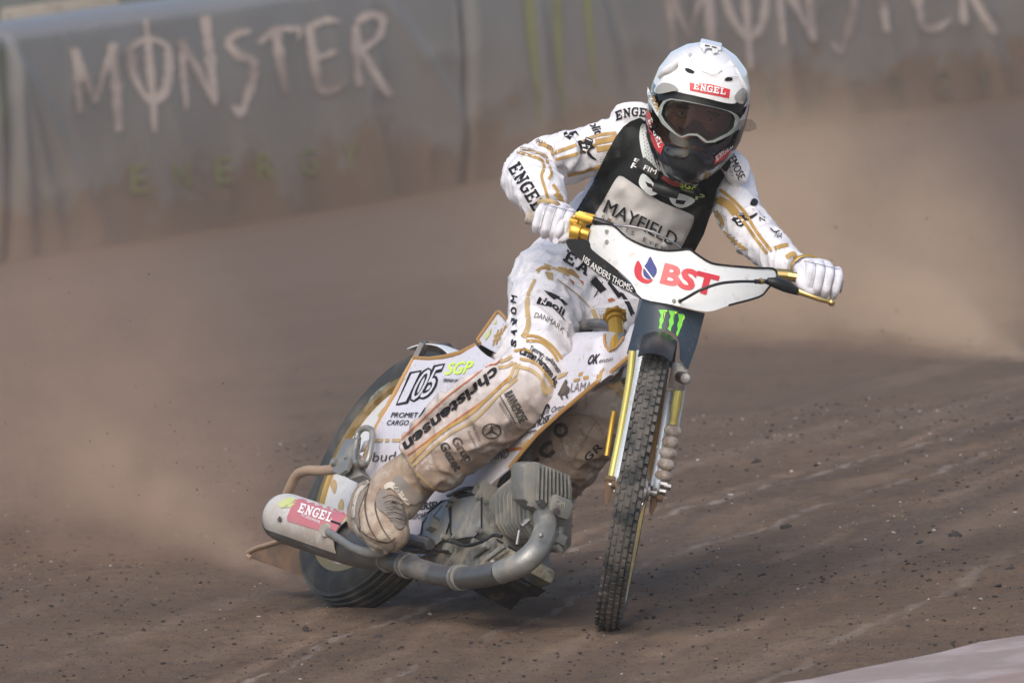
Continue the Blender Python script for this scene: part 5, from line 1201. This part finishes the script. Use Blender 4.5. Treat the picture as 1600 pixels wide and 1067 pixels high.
child(hsk([(1093,72),(1104,70),(1124,72),(1122,82),(1114,84),(1112,76),(1104,76),(1100,82)], .008, .006, 0), 'vent_scoop', M_white, helmet, smooth=40, bevel=.0015)
bb = obj_bvh(brow); pr = Print(bb, .0015)
pr.poly([(1077,129),(1078,142),(1109,148),(1139,154),(1141,140),(1110,132)], M_red, grid=6)
pr.slab('ENGEL', (1083,139.5), (1135,149), (1,-10), M_ltext, extra=.0012, th=.2); pr.text('WORKWEAR', (1094,143), (1122,147), (.5,-2.6), M_ltext, 0, extra=.0012)
for q in ([(1070,108),(1076,107),(1085,112),(1082,115),(1074,113)],[(1132,126),(1136,121),(1144,122),(1144,126),(1138,127)]): pr.poly(q, M_ink, grid=0, extra=.001, smooth=3)
pr.stroke([(1087,100),(1096,108),(1102,112)], [1,3,1], M_gdark); pr.stroke([(1121,115),(1128,110)], [1,3], M_gdark)
pr.build('print', None, helmet)
# chin bar mouthpiece
child(hsk([(1036,234),(1050,243),(1062,246),(1070,250),(1078,240),(1090,241),(1104,254),(1114,252),(1104,266),(1092,276),(1080,286),(1066,284),(1048,262)], .004, .008, 3), 'chin_guard', M_chin, helmet, smooth=50)
child(hsk([(1037,232),(1052,234),(1072,236),(1078,230),(1092,236),(1104,248),(1116,250),(1112,256),(1102,256),(1090,245),(1078,240),(1070,246),(1056,246),(1042,240)], .012, .008, 3), 'chin_ridge', M_navy, helmet, smooth=50)
child(hsk([(1048,206),(1066,218),(1086,214),(1100,226),(1126,224),(1146,208),(1140,224),(1122,238),(1104,240),(1088,228),(1066,230),(1048,220)], .006, .008, 3), 'chin_ridge', M_navy, helmet, smooth=50)
pr = Print(HB_, .002)
for q in ([(1010,176),(1013,172),(1020,196),(1037,228),(1032,242),(1022,230),(1014,206)],[(1118,244),(1130,236),(1146,224),(1142,238),(1130,250),(1116,257)]): pr.poly(q, M_red, grid=5)
pr.slab('ENGEL', (1012,188), (1030,233), (6,-5), M_ltext, extra=.0015, th=.2); pr.slab('ENGEL', (1119,253), (1146,230), (-1,-8), M_ltext, extra=.0015, th=.2)
pr.stroke([(1013,172),(1022,198),(1038,228)], 1.6, M_orange)
pr.build('side_label', None, helmet)
# goggles
gog_o = [(1031,166),(1036,158),(1047,154),(1068,157),(1091,162),(1118,168),(1141,174),(1152,180),(1157,187),(1153,203),(1142,211),(1128,218),(1116,223),(1103,224),(1096,219),(1089,213),(1077,212),(1065,216),(1056,211),(1047,205),(1034,194),(1028,182)]
gog_i = [(1040,167),(1045,161),(1052,159),(1072,161.5),(1096,166),(1116,170),(1134,175),(1142,180),(1145,186),(1142,199),(1133,207),(1122,212),(1112,217),(1104,218),(1098,213),(1090,207.5),(1077,207.5),(1066,211.5),(1058,206),(1050,198),(1042,189),(1037,180)]
def goggle_bvh(o):
    b = MB(); rings = []
    for y in np.linspace(.09,-.10,24): rings.append(np.array([H((.112+o)*math.sin(a), y, .045+(.118+o)*math.cos(a)) for a in np.linspace(-1.75, 1.75, 40)]))
    n = 40; b.add(np.concatenate(rings), [(r_*n+i, r_*n+i+1, (r_+1)*n+i+1, (r_+1)*n+i) for r_ in range(23) for i in range(n-1)]); return b.bvh()
GB = goggle_bvh(0.)
def gsk(px, off, th, holes=(), grid=5): return skin_px(px, GB, off, th, grid, holes=holes)
gog = child(gsk(gog_o, .014, .014, [[((x-1091)*1.07+1091,(y-186)*1.09+186) for x, y in gog_i]]), 'goggles', M_goggle, helmet, smooth=40, bevel=.0012)
child(gsk([((x-1091)*1.08+1091,(y-186)*1.10+186) for x, y in gog_i], .008, .0015), 'lens', M_lens, helmet, smooth=60)
gog_in = [(x*.94+1091*.06, y*.93+186*.07) for x, y in gog_i]
child(gsk(gog_i, .001, .02, [gog_in]), 'foam_seal', M_blackp, helmet, smooth=40)
child(gsk([(1058,196),(1068,202),(1078,194),(1086,188),(1096,192),(1104,204),(1114,208),(1104,214),(1090,207),(1077,207),(1066,210)], -.006, .004), 'nose_guard', M_chin, helmet, smooth=50)
strap = MB()
for s_, pts in ((-1, [(1012,136),(1018,150),(1026,164),(1032,176),(1029,184),(1022,174),(1014,160),(1011,148)]), (1, [(1157,186),(1164,176),(1169,162),(1171,150),(1168,174),(1162,196),(1154,204)])):
    child(hsk(pts, .006, .004, 0), 'goggle_strap', M_white, helmet, smooth=50)
pr = Print(FS, .0075); pr.text('VILPA', (1014,150), (1026,176), (6,-4), M_gold, .03); pr.build('strap_print', None, helmet)
fm_ = MB(); q = [P(1154,190,.345), P(1166,186,.36), P(1174,187,.365), P(1181,194,.37), P(1182,202,.37), P(1172,206,.365), P(1158,206,.35)]; fm_.prism(q, (0,.0012,0)); child(fm_, 'tear_off_film', M_film, helmet)
# eyes and brows in the port
def facept(px, py):
    h = cast(px, py, PB, 0); return h if h is not None else P(px, py, .37)
for px, py in ((1066,178.5),(1110,188)):
    c_ = facept(px, py)+HZ*-.004; e = MB(); e.ball(c_, .0105, 10); ey = child(e, 'eye', M_eye, smooth=80)
    e = MB(); e.ball(c_+unit(CAM-c_)*.0070, .0050, 8); child(e, 'iris', M_iris, ey, smooth=80)
    for dy, m, th in ((-1,M_skin,.0045),(1,M_skin,.0035)):
        lid = MB(); lid.tube([c_+HX*x+HY*(-dy*(.0075-(x*30)**2*.012))+unit(CAM-c_)*(.0075-abs(x)*.12) for x in np.linspace(-.013,.013,7)], th, 6); child(lid, 'eyelid', m, ey, smooth=80)
    br = MB(); br.tube([c_+HX*x+HY*(.017+.002*math.cos(x*90))+HZ*(.012-abs(x)*.25) for x in np.linspace(-.019,.019,7)], [.002,.0035,.004,.004,.004,.0035,.002], 6); child(br, 'eyebrow', M_brow, smooth=80)

# hands: gloved, four fingers closed round the grip, thumb beneath
def hand(G, a, wrist, side, curl):
    """G: middle of the grip under the hand, a: unit vector along the grip from index to little finger"""
    c = unit(CAM-G); c = unit(c-a*(c@a)); u = np.cross(a, c); u = u if u[2] > 0 else -u; mb = MB(); Ls = [1., 1.08, 1.02, .86]
    r0 = [.0112,.0116,.0112,.0102]
    for i in range(4):
        s = (i-1.5)*.0228; k = Ls[i]; off = a*s
        mcp = G+off+u*(.034+.004*math.sin(i*1.05))-c*.014; pip = G+off*1.02+u*(.020*k)+c*.030*k; dip = G+off*1.02-u*.014*k+c*.033*k; tip = G+off-u*.032*k+c*.008
        mb.tube([mcp-c*.02+u*.002, mcp, (mcp+pip)/2+u*.005, pip, (pip+dip)/2+c*.003, dip, (dip+tip)/2-u*.003, tip], [r0[i]*1.05, r0[i]*1.12, r0[i], r0[i]*1.12, r0[i]*.98, r0[i]*1.0, r0[i]*.92, r0[i]*.8], 12, sub=3)
    W_ = np.asarray(wrist); m0 = G+u*.034-c*.022
    mb.tube([W_, W_*.55+m0*.45+u*.004, m0], [.032,.038,.042], 18, sub=4, flat=(1,.48), ref=a)
    t0 = W_*.45+m0*.55-a*.032-u*.01; mb.tube([t0, G-a*.052+u*.006+c*.012, G-a*.044-u*.018+c*.030, G-a*.018-u*.034+c*.030], [.017,.0155,.0135,.0105], 12, sub=4)
    return mb
for nm, G, a, wr in (('right', P(864,350,.263), unit(P(840,343,.267)-P(890,356,.258)), P(853,322,.325)), ('left', P(1283,441,.24), unit(P(1310,447,.245)-P(1255,434,.238)), P(1252,414,.31))):
    g = remesh(hand(G, a, wr, 1, 1), .0024, 3, lambda V: (vnoise(V, 60, 17)-.5)*.0022); gl = child(g, 'glove', M_glove, smooth=75, fix=False)
    pr = Print(g.bvh(), .0012).one('knuckle_dots'); c = unit(CAM-G); c = unit(c-a*(c@a)); u = np.cross(a, c); u = u if u[2] > 0 else -u
    for i in range(4):
        p = proj(G+a*(i-1.5)*.0228+u*.012+c*.034)
        for j in range(7):
            for l in range(3):
                q = p+np.array([(l-1)*3.4+(j % 2)*1.5, (j-3)*3.0]); pr.lay([q+1.05*np.array([math.cos(t), math.sin(t)]) for t in np.linspace(0, 2*math.pi, 6, endpoint=False)], [tuple(range(6))], M_brace)
    pr.done()
    for i in range(3):
        s_ = (i-1)*.0228; pr.stroke([proj(G+a*s_+u*q[0]+c*q[1]) for q in ((.040,-.004),(.036,.012),(.022,.032),(.0,.038),(-.018,.036))], 1.1, M_seam, step=2.)
    pr.stroke([proj(G+a*q+u*.040-c*.012) for q in (-.05,-.02,.02,.05)], 1.0, M_seam, step=2.)
    pr.build('knuckle_dots', None, gl)
# cuff trims
cf = MB(); cf.tube([P(*q) for q in [(838,318,.30),(850,314,.27),(866,316,.26),(874,322,.28)]], .0035, 8, sub=4, flat=(1.6,.7)); child(cf, 'cuff_trim', M_gold2, smooth=60)
cf = MB(); ring = [(1236,428,.27),(1237,414,.26),(1246,403,.26),(1262,399,.265),(1277,404,.27),(1284,411,.28)]; cf.tube([P(*q) for q in ring], .0036, 8, sub=4, flat=(1.6,.7)); child(cf, 'cuff_trim', M_goldm, smooth=60)
cf = MB(); cf.prism([P(*q) for q in [(1240,424,.275),(1242,410,.27),(1252,403,.27),(1270,403,.275),(1280,411,.28),(1262,416,.28),(1250,426,.28)]], (0,.004,0)); child(cf, 'cuff_lining', mat('cuff_leather', (.30,.19,.11), .8), smooth=60)
cf = MB(); cf.tube([P(*q) for q in [(870,370,.225),(874,360,.215),(878,346,.225)]], [.009,.011,.010], 10, sub=3); cf.cyl(P(868,376,.222), [0,1,.1], .007, .012, 14); child(cf, 'kill_switch_lanyard', M_glove, smooth=60)

# boots
def boot(name, pts, r, ref, label=None):
    mb = MB(); 
    for p_, r_ in zip(pts, r): mb.tube([np.asarray(q) for q in p_], r_, 18, sub=4, flat=(1,.82), ref=ref)
    return remesh(mb, .005, 6, lambda V: (1-np.abs(2*vnoise(V, 30, 41)-1))**2*.004+(vnoise(V, 80, 42)-.5)*.002)
bt = boot('boot', [[P(668,722,.44), P(645,745,.455), P(622,766,.45), P(608,790,.43)], [P(582,775,.50), P(588,790,.46), P(596,815,.40), P(604,838,.355), P(604,852,.335)], [P(566,790,.485), P(572,812,.46), P(588,836,.40)]],
          [[.060,.062,.066,.062],[.050,.066,.064,.054,.034],[.036,.044,.034]], unit(np.array([1,.1,-.1])))
boot_o = child(bt, 'boot', M_boot, smooth=70, fix=False)
bb = bt.bvh(); mb = skin_px([(590,768),(604,764),(624,778),(634,800),(634,818),(622,826),(606,806),(588,790)], bb, .005, .006, 6, smooth=3); child(mb, 'boot_panel', M_sole, boot_o, smooth=60)
mb = skin_px([(549,782),(560,756),(574,752),(568,776),(560,800),(562,826),(552,812)], bb, .005, .006, 6, smooth=3); child(mb, 'boot_panel', M_sole, boot_o, smooth=60)
mb = skin_px([(566,838),(584,848),(604,858),(616,846),(612,862),(596,864),(576,856)], bb, .004, .008, 6, smooth=3); child(mb, 'boot_sole', M_sole, boot_o, smooth=60)
mb = skin_px([(614,748),(626,744),(650,768),(668,776),(650,788),(630,782),(616,766)], bb, .006, .006, 6, smooth=3); child(mb, 'boot_collar', M_sole, boot_o, smooth=60)
for q in ([(549,806),(551,784),(558,764),(572,750),(576,754),(563,768),(556,786),(554,806)],[(553,812),(562,832),(578,846),(596,854),(594,859),(574,851),(557,836),(549,818)],[(600,758),(612,752),(628,766),(640,786),(635,788),(622,772),(610,762),(602,764)]):
    child(skin_px(q, bb, .006, .005, 5, smooth=3), 'boot_edge', M_bootp, boot_o, smooth=60)
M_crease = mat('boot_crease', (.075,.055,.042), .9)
pr = Print(obj_bvh(boot_o), .003)
pr.one('boot_seam')
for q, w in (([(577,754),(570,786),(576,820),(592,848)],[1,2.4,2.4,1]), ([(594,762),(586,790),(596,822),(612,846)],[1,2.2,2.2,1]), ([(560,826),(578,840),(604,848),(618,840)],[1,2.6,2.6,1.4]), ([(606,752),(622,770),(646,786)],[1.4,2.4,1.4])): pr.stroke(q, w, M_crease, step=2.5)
pr.done(); pr.build('boot_seam', None, boot_o)
pr = Print(obj_bvh(boot_o), .0125).one('boot_rib')
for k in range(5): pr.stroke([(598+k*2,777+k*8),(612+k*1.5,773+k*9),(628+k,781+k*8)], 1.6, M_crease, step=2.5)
pr.done(); pr.build('boot_rib', None, boot_o)
lb = boot('boot', [[P(842,798,.84), P(832,824,.87), P(826,846,.88)], [P(834,850,.92), P(822,860,.86), P(806,878,.78), P(796,888,.72)]], [[.056,.056,.05],[.046,.056,.048,.036]], unit(np.array([1,.2,0])))
lbo = child(lb, 'boot', M_boot, smooth=70, fix=False)

# ------------------------------------------------------------------ dust in the air
def haze(x0, x1, y0, y1, z0, z1, dens, col):
    mb = MB(); mb.box(((x0+x1)/2,(y0+y1)/2,(z0+z1)/2), ((x1-x0)/2,0,0), (0,(y1-y0)/2,0), (0,0,(z1-z0)/2))
    m = bpy.data.materials.new('haze_air'); m.use_nodes = True; N = m.node_tree.nodes; N.clear()
    v = N.new('ShaderNodeVolumePrincipled'); v.inputs['Density'].default_value = dens; v.inputs['Color'].default_value = (*col, 1); v.inputs['Anisotropy'].default_value = .2
    o = N.new('ShaderNodeOutputMaterial'); m.node_tree.links.new(v.outputs[0], o.inputs['Volume'])
    return tag(mb.build('haze', m, smooth=None), kind='stuff')
haze(-95, 95, -27, 106, -1.6, 3.2, .0011, (.86,.80,.75))
def plume(name, apex, axis_dir, length, half, dens, col, seed, nscale, squash=1.0, lobe=.0, power=1.5, fade=(.0,.06,.55,1.)):
    """a cone of thrown dirt: starts at apex, widens along axis_dir; density falls off from its core and is broken up by noise"""
    x = unit(axis_dir); y = unit(np.cross([0,0,1], x)); z = np.cross(x, y)
    M = Matrix([[x[0],y[0],z[0],apex[0]],[x[1],y[1],z[1],apex[1]],[x[2],y[2],z[2],apex[2]],[0,0,0,1]])
    mb = MB(); w = half*length*1.02; n = 20; t = np.linspace(0, 2*np.pi, n, endpoint=False)
    rings = [np.stack([0*t+s, (.03+half*s)*np.cos(t), (.03+half*s)*squash*np.sin(t)], -1) for s in (0., length*.5, length)]
    mb.loft(rings); me = mb.mesh(name, [], None, None)
    m = bpy.data.materials.new(name+'_air'); m.use_nodes = True; nt = m.node_tree; N = nt.nodes; N.clear(); L = nt.links
    tc = N.new('ShaderNodeTexCoord'); sp = N.new('ShaderNodeSeparateXYZ'); L.new(tc.outputs['Object'], sp.inputs[0])
    def mt(op, a, c=None, d=None):
        k = N.new('ShaderNodeMath'); k.operation = op
        for s, v in zip(k.inputs, (a, c, d)):
            if v is None: continue
            if isinstance(v, (int, float)): s.default_value = v
            else: L.new(v, s)
        return k.outputs[0]
    rad = mt('MULTIPLY_ADD', sp.outputs[0], half, .03)
    r2 = mt('ADD', mt('POWER', mt('DIVIDE', sp.outputs[1], rad), 2.), mt('POWER', mt('DIVIDE', sp.outputs[2], mt('MULTIPLY', rad, squash)), 2.))
    core = mt('POWER', mt('MAXIMUM', mt('SUBTRACT', 1., r2), 0.), power)
    def rg(src, a, c, lo, hi):
        r = N.new('ShaderNodeMapRange'); r.interpolation_type = 'SMOOTHSTEP'; L.new(src, r.inputs['Value'])
        for k, v in (('From Min',a),('From Max',c),('To Min',lo),('To Max',hi)): r.inputs[k].default_value = v
        return r.outputs[0]
    f = mt('MULTIPLY', rg(sp.outputs[0], fade[0]*length, fade[1]*length+.001, 0, 1), rg(sp.outputs[0], fade[2]*length, fade[3]*length, 1, 0))
    mp = N.new('ShaderNodeMapping'); mp.inputs['Scale'].default_value = (.45,1,1); mp.inputs['Location'].default_value = (seed*3.1, seed, 0); L.new(tc.outputs['Object'], mp.inputs[0])
    nz = N.new('ShaderNodeTexNoise'); nz.inputs['Scale'].default_value = nscale; nz.inputs['Detail'].default_value = 5; nz.inputs['Roughness'].default_value = .65; L.new(mp.outputs[0], nz.inputs['Vector'])
    d = mt('MULTIPLY', mt('MULTIPLY', core, f), mt('MULTIPLY', rg(nz.outputs['Fac'], .36, .62, .12, 1.), dens))
    v = N.new('ShaderNodeVolumePrincipled'); v.inputs['Color'].default_value = (*col, 1); v.inputs['Anisotropy'].default_value = .1; L.new(d, v.inputs['Density'])
    o_ = N.new('ShaderNodeOutputMaterial'); L.new(v.outputs[0], o_.inputs['Volume'])
    me.materials.append(m); o = bpy.data.objects.new(name, me); COL.objects.link(o); o.matrix_world = M; return tag(o, kind='stuff')
a = P(1640, 596, 8.8)
plume('dust_cloud', a, P(1180, 430, 14)-a, 7.5, .21, 1.25, (.84,.63,.45), 1, 1.6, squash=.72)
plume('dust_spray', a, P(1330, 470, 13)-a, 4.2, .07, 3.2, (.86,.66,.48), 3, 3.0, squash=.9)
a = P(2500, 500, 17.)
plume('dust_cloud', a, P(-900, 420, 22.)-a, 15.5, .15, .05, (.84,.74,.65), 5, .5, squash=.6, fade=(.0,.1,.8,1.))
a = P(452, 905, 1.62)
plume('dust_cloud', a, P(40, 700, 4.4)-a, 4.0, .28, 1.15, (.68,.48,.36), 2, 2.6, squash=1.0)
plume('dust_spray', a, P(120, 705, 3.6)-a, 2.6, .08, 2.4, (.80,.58,.43), 4, 6.0)

# grit and small clods thrown up by the rear wheels, hanging in the air
def thrown(name, apex, target, n, spread, rmax, seed):
    rg = np.random.default_rng(seed); d = np.asarray(target)-np.asarray(apex); t = rg.random(n)**.8; V = []; Fs = []
    T4 = np.array([(1,1,1),(-1,-1,1),(-1,1,-1),(1,-1,-1)])*.6
    for k in range(n):
        c = apex+d*t[k]+rg.normal(size=3)*spread*(.04+t[k])*np.array([1,1,.8]); r = .0008+rmax*rg.random()**6
        if c[2] < .03: continue
        o = len(V); V += list(c+T4*r*(1+.6*rg.normal(size=(4,3)))); Fs += [(o,o+1,o+2),(o,o+3,o+1),(o,o+2,o+3),(o+1,o+3,o+2)]
    mb = MB(); mb.add(V, Fs); tag(mb.build(name, M_clod, smooth=None), kind='stuff')
a = P(466, 900, 1.5); thrown('thrown_dirt', a, P(60, 560, 3.2), 420, .26, .0022, 61)
a = P(1640, 596, 8.8); thrown('thrown_dirt', a, P(1230, 380, 12), 350, .4, .004, 62)
